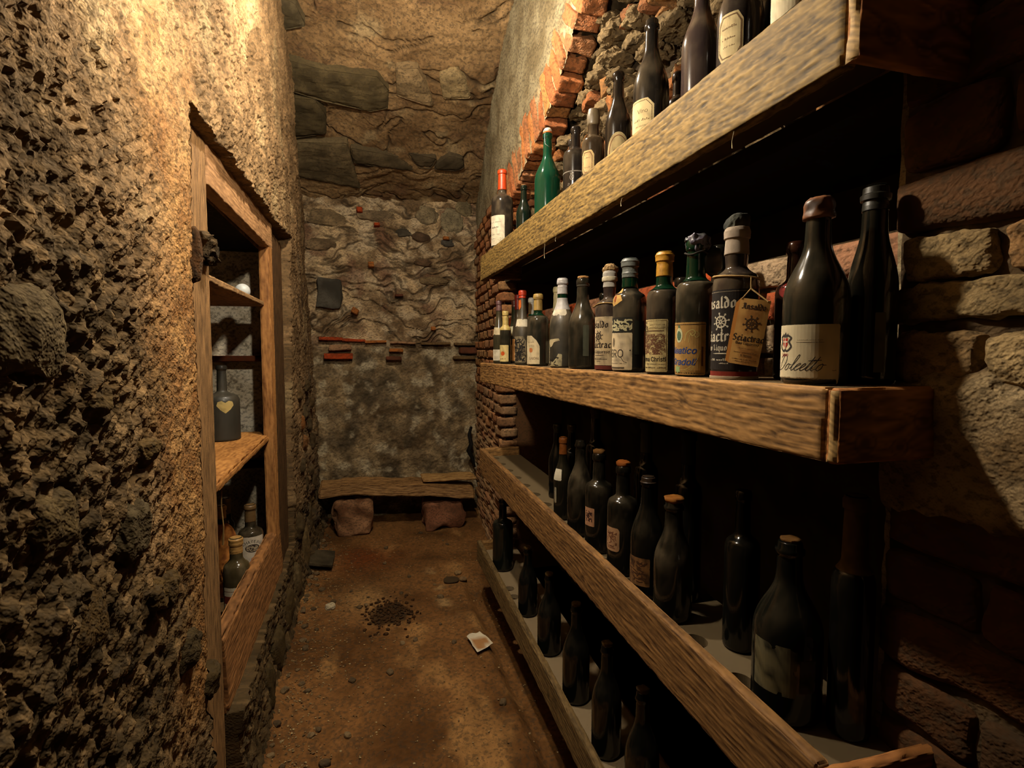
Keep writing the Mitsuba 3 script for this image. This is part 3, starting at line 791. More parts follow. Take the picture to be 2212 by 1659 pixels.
m_[0][:, 1] -= (fbm(m_[0] * [4, 1, 3], 3, 414) - .5) * .12
m_[0][:, 2] += .020 * np.sin((m_[0][:, 0] + .37) * 3.1) - .012 * (m_[0][:, 0] < -.2) * (m_[0][:, 2] > .36)
part(pk, 'timber', m_, 'm_wood', col, True)
pk = thing('wooden_plank', 'short pale broken board lying on the right end of the bench plank', 'plank')
m_, col = board((.46, 4.50, .385), (1, .02, -.01), (0, .10, .99), ey, .46, .022, .26, 412, C(142, 98, 52), C(224, 178, 112), du=.009, dv=.005, relief=.004, mott=.1, wear=.01)
m_[0][:, 2] += (fbm(m_[0] * 6, 3, 413) - .5) * .02
part(pk, 'timber', m_, 'm_wood', col, True)

# ------------------------------------------------------------------ on the floor
pp_ = thing('paper_scrap', 'crumpled scrap of white and tan paper on the floor beside the lowest shelf', 'paper')
pg = Polygon([(.485, 2.654), (.50, 2.672), (.563, 2.70), (.600, 2.545), (.510, 2.500)])
v, f = flat(pg, .012)
zz_ = .035 + (fbm(v * 16, 2, 420) - .5) * .03
v = np.column_stack([v[:, :2], zz_ + zfloor(.54, 2.6) - .012])
tan_ = sst(-.004, .004, (2.615 - .15 * (v[:, 0] - .54) - v[:, 1]) - .012 * np.sin((v[:, 0] - .49) * 40)) * sst(.004, .012, shapely.distance(shapely.points(v[:, :2]), pg.exterior))
n_ = len(v)
part(pp_, 'sheet', (np.vstack([v, v - [0, 0, .0012]]), np.vstack([f, f[:, ::-1] + n_])), 'm_matte', np.tile(lerp(C(236, 222, 192), C(190, 138, 86), tan_), (2, 1)), True)
sl = thing('slate_piece', 'dark flat slate piece leaning at the foot of the left wall', 'slate')
v, f = block((.15, .27, .022), 3, .3, .004, 20, 421, .02)
part(sl, 'slab', (rot(v, [0, 1, 0], .18) + [-.300, 3.88, .055], f), 'm_masonry', mottled(v, C(96, 84, 62), C(64, 56, 42), 14, 5), True)
wc = thing('plaster_lump', 'white plaster lump on the floor at the left', 'plaster')
v, f = rock((.055, .06, .035), 422, 3, .25)
part(wc, 'lump', (v + [-.215, 3.20, zfloor(-.215, 3.2) + .012], f), 'm_masonry', C(214, 196, 160), True)
dl = thing('leaf_litter', 'dark heap of rotten leaves in the middle of the floor', 'leaves')
r = np.random.default_rng(31)
pt = np.column_stack([r.normal(.11, .075, 260), r.normal(3.06, .085, 260), np.zeros(260)])
pt[:, 2] = [zfloor(a_, b_) + .006 for a_, b_ in pt[:, :2]]
part(dl, 'leaves', chips_mesh(pt, r.uniform(.004, .013, 260), 32), 'm_masonry', C(76, 50, 26))
labels[dl]['kind'] = 'stuff'
for k, (px_, py_, pc) in enumerate([(.581, 3.494, C(176, 140, 92)), (.60, 3.40, C(150, 118, 80)), (.523, 3.404, C(84, 66, 44))]):
    dk = thing('flat_pebble', ['round pale pebble beside the lowest shelf, the farther one', 'round tan pebble beside the lowest shelf', 'flat dark round stone on the floor near the lowest shelf'][k], 'pebble')
    v, f = rock((.05, .05, .022) if k < 2 else (.10, .09, .02), 430 + k, 3, .08)
    part(dk, 'stone', (v + [px_, py_, zfloor(px_, py_) + .008], f), 'm_masonry', pc, True)
pebs = []
for k in range(90):
    side = k < 66
    px_ = -.42 + abs(r.normal(0.02, .09)) if side else r.uniform(-.25, .6)
    py_ = r.uniform(1.85, 4.5)
    pebs.append((max(px_, -.36), py_, r.uniform(.012, .034)))
for k, (px_, py_, s_) in enumerate(pebs):
    dk = thing('pebble', 'small loose stone lying on the earth floor, most of them along the left wall', 'pebble', 'loose pebbles on the floor')
    v, f = rock((s_ * 1.3, s_, s_ * .7), 500 + k, 2, .25)
    part(dk, 'stone', (rotz(v, r.uniform(0, 6)) + [px_, py_, zfloor(px_, py_) + s_ * .15], f), 'm_masonry', lerp(C(150, 124, 88), C(92, 74, 52), r.uniform()), True)
N_ = 2600
pt = np.column_stack([np.where(r.uniform(size=N_) < .6, -.40 + np.abs(r.normal(0, .17, N_)), r.uniform(-.4, .75, N_)), r.uniform(1.8, 4.6, N_), np.zeros(N_)])
pt = pt[(pt[:, 1] < 4.38) & (pt[:, 0] > -.37) & (np.hypot(pt[:, 0] - .11, pt[:, 1] - 3.06) > .22)]
N_ = len(pt)
pa_ = pt.copy()
pt[:, 2] = (fbm(pa_ * 2.2, 3, 121) - .5) * .05 + (fbm(pa_ * 9, 3, 122) - .5) * .022 + .03 * sst(-.30, -.42, pa_[:, 0]) + .003
gd = thing('plaster_crumbs', 'pale crumbs of plaster and grit strewn over the earth floor', 'grit')
cm = chips_mesh(pt, r.uniform(.0015, .0055, N_), 33)
part(gd, 'crumbs', cm, 'm_masonry', np.repeat(lerp(C(206, 178, 128), C(120, 92, 58), r.uniform(size=N_)), 12, axis=0))
labels[gd]['kind'] = 'stuff'
hk = thing('iron_hook', 'black twisted iron hook fixed in the far corner beside the brick pier', 'hook')
part(hk, 'rod', tube_pts([(.93, 4.80, .80), (.90, 4.74, .74), (.915, 4.72, .66), (.89, 4.72, .60), (.93, 4.73, .52), (.955, 4.76, .44)], [.012, .016, .020, .022, .016, .008], 8), 'm_matte', C(24, 20, 16), True)

# ------------------------------------------------------------------ bottles
def profile(kind, h, R, rn):
    """(radius, height) pairs of the outside, base to lip."""
    t = np.linspace(0, 1, 15)
    foot = [(R * .55, 0.0), (R * .86, 0.0), (R * .96, .003), (R, .009)]
    zs, zn, pw = {'bordeaux': (.60, .735, 1.0), 'burgundy': (.47, .78, 1.05), 'champagne': (.44, .80, 1.25), 'liqueur': (.60, .74, 1.0), 'jar': (.56, .76, .9), 'jug': (.50, .66, 1.0), 'hock': (.36, .82, 1.05)}[kind]
    zs, zn = zs * h, zn * h
    f = .5 + .5 * np.cos(np.pi * t ** pw)
    if kind in ('bordeaux', 'liqueur', 'jar', 'jug'):
        f = np.where(t < .62, np.sqrt(np.clip(1 - (t / .92) ** 2.3, 0, 1)), np.nan)
        k = np.isnan(f)
        f0 = math.sqrt(1 - (.62 / .92) ** 2.3)
        tt = (t[k] - .62) / .38
        f[k] = f0 * (1 - tt) ** 1.6
    rt = rn * {'liqueur': 1.04, 'jar': 1.12}.get(kind, 1.13)
    body = [(rt + (R - rt) * a, zs + (zn - zs) * b) for a, b in zip(f, t)]
    top = [(rt * .5 + rn * .5, (zn + h) / 2 * .98 + .02 * h)]
    if kind == 'liqueur':
        top = [(rn * 1.14, zn + (h - zn) * .35), (rn * 1.05, zn + (h - zn) * .7)]
    if kind == 'champagne':
        lip = [(rn, h * .925), (rn * 1.24, h * .93), (rn * 1.26, h * .955), (rn * 1.08, h * .962), (rn * 1.04, h * .992), (rn * .9, h), (rn * .6, h)]
    elif kind == 'jar':
        lip = [(rn, h * .90), (rn * 1.18, h * .915), (rn * 1.2, h * .985), (rn * 1.0, h), (rn * .7, h)]
    else:
        lip = [(rn, h - .024), (rn * 1.20, h - .022), (rn * 1.22, h - .008), (rn * 1.08, h - .001), (rn * .9, h), (rn * .6, h)]
    return np.array(foot + body + top + lip)


def densify(pr, step=.006):
    out = [pr[0]]
    for a, b in zip(pr[:-1], pr[1:]):
        n = max(1, int(np.hypot(*(b - a)) / step))
        out += [a + (b - a) * (i + 1) / n for i in range(n)]
    return np.array(out)


def lathe(pr, n=44, close=True):
    if close:
        pr = np.vstack([[0, pr[0, 1]], pr, [0, pr[-1, 1]]])
    a = np.arange(n) / n * 2 * np.pi
    V = np.stack([pr[:, :1] * np.cos(a), pr[:, :1] * np.sin(a), np.repeat(pr[:, 1:], n, 1)], -1)
    i = np.arange(len(pr) * n).reshape(len(pr), n)
    q = np.stack([i[:-1], np.roll(i[:-1], -1, 1), np.roll(i[1:], -1, 1), i[1:]], -1)
    return V.reshape(-1, 3), tri(q)


class Bottle:
    def __init__(s, x, y, base, top, R, kind, label, rn=.0145, group=None, cat='bottle', name='wine_bottle', tone=None, dust=.25, green=None, mat=None, lean=None, seed=None):
        s.key = thing(name, label, cat, group)
        s.x, s.y, s.b, s.h, s.R, s.rn = x, y, base, top - base, R, rn
        s.kind = kind
        s.seed = seed if seed is not None else int(x * 1000 + y * 7919) % 997
        s.pr = profile(kind, s.h, R, rn)
        s.T = np.eye(4) if lean is None else trimesh.transformations.rotation_matrix(math.radians(lean[1]), lean[0])
        d = densify(s.pr)
        tone = C(30, 34, 24) if tone is None else tone

        def shade(v):
            w = v + s.seed
            n1 = fbm(w * [38, 38, 26], 3, s.seed)
            n2 = fbm(w * [160, 160, 60], 2, s.seed + 1)
            zz = v[:, 2] / s.h
            sh = np.exp(-((zz - .62) / .20) ** 2)
            k = np.clip(.38 * dust * (.25 + 1.0 * sh) * (.3 + 1.3 * sst(.35, .65, n1)) * (.6 + .8 * n2), 0, 1)
            return lerp(tone, C(150, 132, 104), k)
        mat = mat or ('m_dusty' if dust > .42 else 'm_glass')
        if green is not None:
            zf = green * s.h
            lo = d[d[:, 1] <= zf]
            hi = d[d[:, 1] >= lo[-1, 1]]
            v, f = lathe(lo)
            part(s.key, 'body', s.put(v), mat, shade(v), 30) if False else add(num(s.key + '__body'), (s.put(v), f), mat, shade(v), True)
            v, f = lathe(hi * [1, 1] + [0, .0004])
            scene[num(s.key + '__neck')] = mikit.ply((s.put(v), f), 'm_neck', smooth=True)
        elif mat == 'm_green':
            v, f = lathe(d)
            scene[num(s.key + '__body')] = mikit.ply((s.put(v), f), 'm_green', smooth=True)
        else:
            v, f = lathe(d)
            add(num(s.key + '__body'), (s.put(v), f), mat, shade(v), True)

    def put(s, v):
        v = np.asarray(v, float)
        return v @ s.T[:3, :3].T + [s.x, s.y, s.b]

    def r(s, z):
        return np.interp(z, s.pr[:, 1], s.pr[:, 0])

    def wrap(s, az, v, off):
        """Plane coordinates (arc metres, height above the base, lift) laid around the bottle; az is the direction of arc 0."""
        rr = s.r(v[:, 1]) + off + v[:, 2]
        ref = np.maximum(s.r(np.full(len(v), float(np.median(v[:, 1])))), .008)
        a = math.radians(az) + v[:, 0] / ref
        return s.put(np.column_stack([rr * np.cos(a), rr * np.sin(a), v[:, 1]]))

    def sheet(s, parent, name, az, poly, off, col, mottle=0.0, mat='m_matte', label=None, seed=0):
        v, f = flat(poly, .0055, 2.0)
        c = np.broadcast_to(np.asarray(col, float), (len(v), 3))
        if mottle:
            n_ = fbm(v * 60 + s.seed + seed, 4, s.seed + 3)
            c = c * (1 - mottle * sst(.42, .75, n_))[:, None] * (1 - np.array([0, .06, .2]) * mottle * sst(.4, .7, fbm(v * 25 + 5, 3, s.seed))[:, None])
        return part(parent, name, (s.wrap(az, v, off), f), mat, c, True, label)

    def label(s, z0, z1, az=192, half=66, col=None, cut=.003, torn=0.0, mottle=.35, name='label', lab=None, shape=None):
        w = math.radians(half) * s.r((z0 + z1) / 2 - s.b)
        z0, z1 = z0 - s.b, z1 - s.b
        pg = sbox(-w + cut, z0 + cut, w - cut, z1 - cut).buffer(cut, 4) if shape is None else affinity.translate(affinity.scale(shape, w, (z1 - z0) / 2, origin=(0, 0)), 0, (z0 + z1) / 2)
        if torn:
            rg_ = np.random.default_rng(s.seed)
            for _ in range(int(10 * torn) + 2):
                t = rg_.uniform(0, 1)
                p = pg.exterior.interpolate(t, normalized=True)
                ring = [(p.x + math.cos(a_) * rg_.uniform(.2, 1) * torn * w * .7, p.y + math.sin(a_) * rg_.uniform(.2, 1) * torn * w * .6) for a_ in np.linspace(0, 6.28, 10)[:-1]]
                pg = pg.difference(Polygon(ring).buffer(0))
                if pg.geom_type != 'Polygon':
                    pg = max(pg.geoms, key=lambda g: g.area)
        col = C(222, 204, 166) if col is None else col
        k = s.sheet(s.key, name, az, pg, .0006, col, mottle, label=lab)
        return dict(key=k, az=az, w=w, z0=z0, z1=z1, pg=pg)

    def ink(s, L, polys, col, name='print', off=.0010):
        pg = unary_union([g for g in polys if not g.is_empty])
        pg = affinity.translate(pg, 0, L['z0']).intersection(L['pg'].buffer(-.0005))
        if not pg.is_empty:
            if pg.geom_type == 'GeometryCollection':
                pg = unary_union([g for g in pg.geoms if g.geom_type.endswith('Polygon')])
            s.sheet(L['key'], name, L['az'], pg, off, col)

    def cap(s, z0, col, mat='m_foil', name='capsule', top=.0015, ridges=(), lab=None, mott=.25):
        """A foil capsule over the neck from absolute height z0."""
        z0 -= s.b
        zz_ = np.unique(np.concatenate([np.linspace(z0, s.h, 26), s.pr[s.pr[:, 1] > z0][:, 1]]))
        pr = np.column_stack([s.r(zz_) + .0011, zz_])
        for rz in ridges:
            pr[:, 0] += .0012 * np.exp(-((pr[:, 1] - (rz - s.b)) / .0018) ** 2)
        pr = np.vstack([pr, [s.rn * .95, s.h + top], [s.rn * .4, s.h + top * 1.4]])
        v, f = lathe(pr, 36)
        part(s.key, name, (s.put(v), f), mat, np.asarray(col) * (1 - mott + 2 * mott * (fbm(v * 90 + s.seed, 3, s.seed) - .2))[:, None].clip(.3, 1.3), True, lab)

    def cork(s, up=.006, col=None, name='cork', r=1.0):
        pr = np.array([(s.rn * .8 * r, s.h - .004), (s.rn * .95 * r, s.h + up * .2), (s.rn * .98 * r, s.h + up * .75), (s.rn * .7 * r, s.h + up)])
        v, f = lathe(pr, 22)
        v = v + (np.stack([noise(v * 120 + 3 * i, s.seed + i) for i in range(3)], -1) - .5) * .0035
        part(s.key, name, (s.put(v), f), 'm_matte', mottled(v, C(184, 120, 62) if col is None else col, C(110, 70, 36) if col is None else np.asarray(col) * .6, 70, 2), True)

    def band(s, za, zb, az, half, col, name='neck_label', **k):
        return s.label(za, zb, az, half, col, cut=.001, name=name, **k)


# ---- lettering: broad nib strokes for blackletter, a round pen for the script
BL = {'n': ([[(.2, 0), (.2, .95)], [(.2, .8), (.45, 1)], [(.48, .98), (.65, .85), (.65, .1), (.8, 0)]], .95), 'a': ([[(.15, .85), (.4, 1), (.65, .85), (.65, .1), (.8, 0)], [(.65, .6), (.3, .55), (.2, .35), (.2, .1), (.4, 0), (.65, .15)]], .95),
      's': ([[(.65, .9), (.4, 1), (.2, .85), (.25, .6), (.6, .42), (.65, .15), (.4, 0), (.15, .12)]], .85), 'l': ([[(.2, 1.6), (.2, .1), (.38, 0)]], .5), 'd': ([[(.15, 1.55), (.45, 1.35), (.68, .9), (.68, .15), (.45, 0), (.2, .12), (.2, .8), (.42, .98), (.65, .8)]], .92),
      'o': ([[(.42, 1), (.2, .82), (.2, .15), (.42, 0), (.66, .18), (.66, .85), (.42, 1)]], .9), 'A': ([[(.1, 1.3), (.4, 1.55), (.55, 1.4), (.5, .3), (.25, 0), (.05, .15)], [(.85, 1.5), (.85, .15), (1.02, 0)], [(.55, 1.45), (.85, 1.5)], [(.5, .75), (.85, .75)]], 1.18),
      'S': ([[(.85, 1.35), (.55, 1.55), (.25, 1.35), (.3, .95), (.75, .7), (.85, .35), (.55, 0), (.15, .15)]], 1.08), 'c': ([[(.65, .85), (.42, 1), (.2, .82), (.2, .15), (.42, 0), (.68, .12)]], .78), 'i': ([[(.2, .95), (.2, .1), (.38, 0)], [(.18, 1.38), (.26, 1.3)]], .5),
      't': ([[(.25, 1.35), (.25, .12), (.45, 0)], [(.08, .95), (.5, .95)]], .6), 'r': ([[(.2, .95), (.2, .05)], [(.2, .8), (.45, 1), (.6, .85)]], .7), 'V': ([[(.15, 1.45), (.3, 1.5), (.3, .3), (.55, 0), (.85, .4), (.85, 1.2), (.65, 1.5)]], 1.08),
      'L': ([[(.3, 1.5), (.3, .15), (.6, .1), (.9, .25)], [(.1, 1.3), (.3, 1.5)]], 1.02), 'q': ([[(.68, .95), (.68, -.5)], [(.66, .9), (.42, 1), (.2, .82), (.2, .15), (.42, 0), (.66, .15)]], .92), 'u': ([[(.2, .98), (.2, .12), (.4, 0), (.65, .2)], [(.65, .98), (.65, .1), (.8, 0)]], .97)}


def blackletter(text, xh, cx=None, y=0, x0=None, nib=.27):
    polys, x = [], 0.0
    nv = np.array([math.cos(.72), math.sin(.72)]) * nib / 2
    for ch in text:
        if ch == ' ':
            x += .55
            continue
        st, adv = BL[ch]
        for pl in st:
            p = np.array(pl) + [x, 0]
            for a, b in zip(p[:-1], p[1:]):
                polys.append(MultiPoint([tuple(a + nv), tuple(a - nv), tuple(b + nv), tuple(b - nv)]).convex_hull.buffer(.035, 2))
        x += adv
    g = affinity.scale(unary_union(polys), xh, xh, origin=(0, 0)).simplify(xh * .03)
    ox = x0 if x0 is not None else cx - x * xh / 2
    return affinity.translate(g, ox, y)


SC = {'D': ([[(.55, 2.1), (.35, 1.2), (.2, .15), (0, 0), (.3, 0), (.95, .3), (1.25, 1.2), (.95, 2.0), (.3, 2.15), (-.1, 1.8)]], 1.35), 'o': ([[(.5, .95), (.2, .7), (.15, .2), (.4, 0), (.65, .3), (.6, .8), (.45, .95), (.7, .8), (.95, .8)]], .9),
      'l': ([[(0, .2), (.35, 1), (.5, 1.9), (.38, 2.2), (.25, 1.8), (.22, .4), (.4, 0), (.65, .25)]], .6), 'c': ([[(0, .3), (.55, .85), (.4, 1), (.15, .7), (.12, .2), (.35, 0), (.7, .3)]], .66), 'e': ([[(0, .3), (.35, .5), (.5, .8), (.35, 1), (.12, .6), (.2, .1), (.4, 0), (.7, .3)]], .66),
      't': ([[(0, .3), (.25, 1), (.32, 1.9)], [(.32, 1.8), (.15, .4), (.3, 0), (.6, .25)], [(-.1, 1.35), (.65, 1.45)]], .55)}


def spline(p, n=8):
    p = np.vstack([2 * np.array(p[0]) - p[1], p, 2 * np.array(p[-1]) - p[-2]])
    out = []
    for i in range(1, len(p) - 2):
        for t in np.arange(n) / n:
            a, b, c, d = p[i - 1], p[i], p[i + 1], p[i + 2]
            out.append(.5 * (2 * b + (c - a) * t + (2 * a - 5 * b + 4 * c - d) * t * t + (3 * b - a - 3 * c + d) * t ** 3))
    return np.array(out + [p[-2]])


def script(text, xh, x0, y, slant=.55, pen=.11, sx=1.25):
    polys, x = [], 0.0
    for ch in text:
        st, adv = SC[ch]
        for pl in st:
            q = spline(np.array(pl, float) + [x, 0])
            q = np.column_stack([q[:, 0] * sx + slant * q[:, 1], q[:, 1]])
            polys.append(LineString(q).buffer(pen / 2, 3))
        x += adv
    return affinity.translate(affinity.scale(unary_union(polys), xh, xh, origin=(0, 0)).simplify(xh * .01), x0, y)


def roman(text, hgt, cx=None, y=0, x0=None, x1=None, bold=False, slant=0.0, sx=1.0):
    m_ = meshkit.text_mesh(text, hgt, depth=.001, bold=bold)
    v, f = np.array(m_.vertices), np.array(m_.faces)
    k = np.all(v[f][:, :, 2] > .0005, axis=1)
    t3 = v[f[k]][:, :, :2]
    g = unary_union([Polygon(t).buffer(1e-7) for t in t3 if abs(np.cross(t[1] - t[0], t[2] - t[0])) > 1e-12])
    g = affinity.affine_transform(g, [sx, slant, 0, 1, 0, 0])
    a, _, b, _ = g.bounds
    return affinity.translate(g, (x0 - a) if x0 is not None else (x1 - b) if x1 is not None else cx - (a + b) / 2, y)


def fine_print(w, y, hgt, seed, cx=0.0, gap=.6):
    """A line of print too small to read in the photograph: word-long bars broken by gaps."""
    r_ = np.random.default_rng(seed)
    x, out = cx - w / 2, []
    while x < cx + w / 2:
        l = hgt * r_.uniform(.5, 1.0)
        if r_.uniform() > .14:
            hh = hgt * r_.choice([.55, .6, .95])
            out.append(sbox(x, y, x + l * .55, y + hh))
        x += l
    return unary_union(out)


def wheel(R, cx, cy):
    c0 = Point(cx, cy)
    g = [c0.buffer(R * .62, 16).difference(c0.buffer(R * .46, 16)), c0.buffer(R * .2, 12).difference(c0.buffer(R * .07, 8))]
    for k in range(8):
        a = k * math.pi / 4 + .2
        d = np.array([math.cos(a), math.sin(a)])
        g.append(LineString([np.array([cx, cy]) + d * R * .2, np.array([cx, cy]) + d * R * .9]).buffer(R * .045))
        g.append(Point(*(np.array([cx, cy]) + d * R * .86)).buffer(R * .10, 6))
        g.append(Point(*(np.array([cx, cy]) + d * R * .54)).buffer(R * .11, 6))
    return unary_union(g)


def scribble(x0, x1, y0, y1, n, wd, seed, ln=.006):
    r_ = np.random.default_rng(seed)
    out = []
    for _ in range(n):
        p = np.array([r_.uniform(x0, x1), r_.uniform(y0, y1)])
        a = r_.uniform(0, 6.28)
        pts = [p]
        for _ in range(4):
            a += r_.uniform(-1, 1)
            p = p + np.array([math.cos(a), math.sin(a) * .6]) * ln / 3
            pts.append(p)
        out.append(LineString(pts).buffer(wd / 2, 2))
    return unary_union(out).intersection(sbox(x0, y0, x1, y1))


CREAM, IVORY, AGED = C(226, 208, 168), C(236, 224, 196), C(206, 178, 126)
INK, BROWN, RED, ORANGE = C(34, 28, 22), C(112, 66, 34), C(176, 40, 30), C(214, 96, 36)
OCT = Polygon([(-1, -.62), (-.62, -1), (.62, -1), (1, -.62), (1, .62), (.62, 1), (-.62, 1), (-1, .62)])
OVAL = Point(0, 0).buffer(1, 12)
tb = 2.016
DUSTY = C(62, 52, 46)

# ==== on the highest shelf, from the far end to the near end
b = Bottle(.742, 2.905, tb, 2.482, .060, 'bordeaux', 'big dark bottle with orange-red capsule at the far end of the highest shelf', rn=.0205, tone=C(30, 26, 25), dust=0.34)
b.cap(2.372, C(224, 76, 26), ridges=(2.45,), lab='orange-red capsule')
L = b.label(2.07, 2.228, 216, 52, IVORY)
b.ink(L, [fine_print(.07, .12, .006, 1), fine_print(.05, .09, .009, 2, -.005), fine_print(.06, .055, .004, 3), *[fine_print(.075, .02 - .007 * i + .014, .003, 4 + i) for i in range(3)]], C(96, 86, 70))
b = Bottle(.735, 2.468, tb, 2.272, .036, 'burgundy', 'small slim dark green bottle on the highest shelf, second from its far end', rn=.013, tone=C(10, 26, 19), dust=0.04)
b.cork(.004, C(150, 110, 70))
b = Bottle(.735, 2.129, tb, 2.385, .053, 'burgundy', 'tall clear green bottle with a wire swing-top stopper on the highest shelf', rn=.016, mat='m_green', tone=None)
pr = np.array([(.010, b.h - .004), (.0175, b.h - .001), (.018, b.h + .008), (.013, b.h + .016), (.006, b.h + .018)])
v, f = lathe(pr, 26)
part(b.key, 'stopper', (b.put(v), f), 'm_foil', C(222, 206, 186), True, 'white porcelain stopper')
v, f = lathe(np.array([(.011, b.h - .006), (.0195, b.h - .005), (.0195, b.h + .0005), (.011, b.h + .001)]), 26)
part(b.key, 'gasket', (b.put(v), f), 'm_matte', C(206, 110, 50), True)
wv = [(-.019, -.002, b.h - .05), (-.021, 0, b.h - .02), (-.018, .002, b.h + .006), (0, .002, b.h + .014), (.018, .002, b.h + .006), (.021, 0, b.h - .02), (.019, -.002, b.h - .05), (.012, -.015, b.h - .062), (-.012, -.015, b.h - .062), (-.019, -.002, b.h - .05)]
v, f = tube_pts(rotz(np.array(wv), .6), .0011, 6)
part(b.key, 'wire_bail', (b.put(v), f), 'm_metal', C(200, 190, 170), True)
b = Bottle(.80, 2.02, tb, 2.323, .034, 'bordeaux', 'grey dusty bottle neck showing behind the ringed bottle on the highest shelf', rn=.014, tone=C(38, 34, 33), dust=0.38)
b = Bottle(.735, 1.825, tb, 2.289, .044, 'bordeaux', 'dark bottle with a pale ring line and a moulded crest on its body, highest shelf', rn=.015, tone=C(26, 23, 23), dust=0.17)
pr = np.array([(b.R + .0003, .106), (b.R + .0012, .108), (b.R + .0003, .110)])
v, f = lathe(pr, 44, False)
part(b.key, 'ring', (b.put(v), f), 'm_matte', C(132, 124, 112), True)
em = [OVAL_ for OVAL_ in [affinity.scale(OVAL, .008, .011, origin=(0, 0))]]
em = [affinity.translate(em[0].difference(affinity.scale(em[0], .7, .7)), 0, .088), affinity.translate(affinity.scale(OVAL, .003, .006, origin=(0, 0)), 0, .088), Polygon([(-.006, .099), (.006, .099), (.007, .106), (.003, .101), (0, .106), (-.003, .101), (-.007, .106)])]
b.sheet(b.key, 'crest', 232, unary_union(em), .0008, C(140, 130, 116))
b.sheet(b.key, 'lettering', 232, unary_union([roman('P · I · N', .010, cx=.008, y=.058)]), .0008, C(140, 130, 116))
b = Bottle(.735, 1.672, tb, 2.268, .037, 'bordeaux', 'dusty brown bottle with a bulging lip and a small eight-sided label, highest shelf', rn=.0165, tone=C(46, 34, 23), dust=0.32)
pr = np.array([(.0165, b.h - .038), (.021, b.h - .03), (.0215, b.h - .006), (.017, b.h + .016), (.012, b.h + .018)])
v, f = lathe(pr, 26)
part(b.key, 'lip', (b.put(v), f), 'm_dusty', C(104, 88, 62), True)
L = b.label(2.07, 2.145, 216, 36, AGED, shape=OCT)
b.ink(L, [affinity.translate(OCT_, 0, .0375) for OCT_ in [affinity.scale(OCT, .017, .032, origin=(0, 0)).difference(affinity.scale(OCT, .0155, .030, origin=(0, 0)))]] + [fine_print(.02, .05, .003, 5), fine_print(.02, .02, .003, 6)], BROWN)
b = Bottle(.735, 1.492, tb, 2.315, .038, 'burgundy', 'glossy dark bottle', rn=.0145, tone=C(22, 17, 14), dust=0.09)
labels[b.key]['label'] = 'glossy dark bottle with a round aged label, on the highest shelf'
L = b.label(2.02, 2.132, 246, 52, C(176, 156, 112), shape=OVAL)
b.ink(L, [affinity.translate(affinity.scale(OVAL, .028, .048, origin=(0, 0)).difference(affinity.scale(OVAL, .026, .046, origin=(0, 0))), 0, .055), fine_print(.03, .06, .004, 8)], BROWN)
b = Bottle(.735, 1.303, tb, 2.356, .046, 'champagne', 'tall dark champagne-shaped bottle with a cream label of clipped corners, highest shelf', rn=.0155, tone=C(22, 20, 19), dust=0.19)
L = b.label(2.052, 2.143, 199, 52, C(214, 192, 142), shape=OCT)
b.ink(L, [affinity.translate(affinity.scale(OCT, .037, .041, origin=(0, 0)).difference(affinity.scale(OCT, .0355, .0395, origin=(0, 0))), 0, .0455), roman('Vino', .010, cx=.012, y=.055), fine_print(.045, .036, .006, 9, .008), fine_print(.035, .022, .003, 10, .008)], C(120, 96, 60))
b = Bottle(.835, 1.331, tb, 2.25, .031, 'bordeaux', 'short glossy bottle neck glimpsed between the champagne-shaped and the dusty violet bottle, highest shelf', rn=.015, tone=C(34, 30, 31), dust=0.15)
b = Bottle(.735, 1.085, tb, 2.338, .042, 'burgundy', 'dusty violet-grey sloping bottle without a label on the highest shelf', rn=.0145, tone=C(46, 36, 38), dust=0.38)
b = Bottle(.735, .955, tb, 2.31, .044, 'champagne', 'dark bottle with large bordered cream label, second nearest on the highest shelf', rn=.016, tone=C(34, 29, 30), dust=0.22)
L = b.label(2.066, 2.155, 206, 34, C(206, 186, 140), shape=OCT)
b.ink(L, [affinity.translate(affinity.scale(OCT, .0235, .040, origin=(0, 0)).difference(affinity.scale(OCT, .021, .0375, origin=(0, 0))), 0, .0445), fine_print(.03, .06, .005, 12), fine_print(.03, .04, .004, 13), fine_print(.024, .025, .003, 14)], C(116, 92, 62))
b = Bottle(.825, .963, tb, 2.31, .034, 'bordeaux', 'black glossy bottle in the back row near the near end of the highest shelf', rn=.0145, tone=C(14, 13, 11), dust=0.06)
b = Bottle(.735, .814, tb, 2.26, .036, 'bordeaux', 'bottle with a broad plain white label, nearest on the highest shelf', rn=.0145, tone=C(26, 22, 21), dust=0.15)
L = b.label(2.035, 2.13, 205, 70, C(214, 200, 166))

# ==== on the shelf at eye level, from the far end to the near end
zm = lambda yy: z_mid(yy) - .0008
b = Bottle(.715, 2.875, zm(2.875), 1.771, .032, 'hock', 'slender bottle with mauve capsule and white neck band, farthest on the eye-level shelf', rn=.0135, tone=C(60, 56, 40), dust=.3)
b.cap(1.715, C(120, 84, 82))
b.band(1.585, 1.625, 235, 75, CREAM, torn=.3)
b.label(1.445, 1.505, 215, 60, IVORY)
b = Bottle(.715, 2.734, zm(2.734), 1.705, .029, 'bordeaux', 'small bottle with pale yellow capsule and orange-sealed label, far end of eye-level shelf', rn=.0135, tone=C(34, 34, 26), dust=.2)
b.cap(1.605, C(214, 186, 110))
L = b.label(1.442, 1.528, 225, 62, C(232, 208, 140))
b.ink(L, [Point(0, .042).buffer(.011, 8)], ORANGE)
b.ink(L, [fine_print(.03, .012, .006, 20)], BROWN, 'lettering')
b = Bottle(.79, 2.83, zm(2.83), 1.77, .030, 'hock', 'dark green bottle with rusty cap, back row at far end of eye-level shelf', rn=.0135, tone=C(30, 44, 30), dust=.2)
b.cap(1.735, C(96, 44, 30))
b.band(1.58, 1.63, 235, 75, C(206, 196, 160), torn=.2)
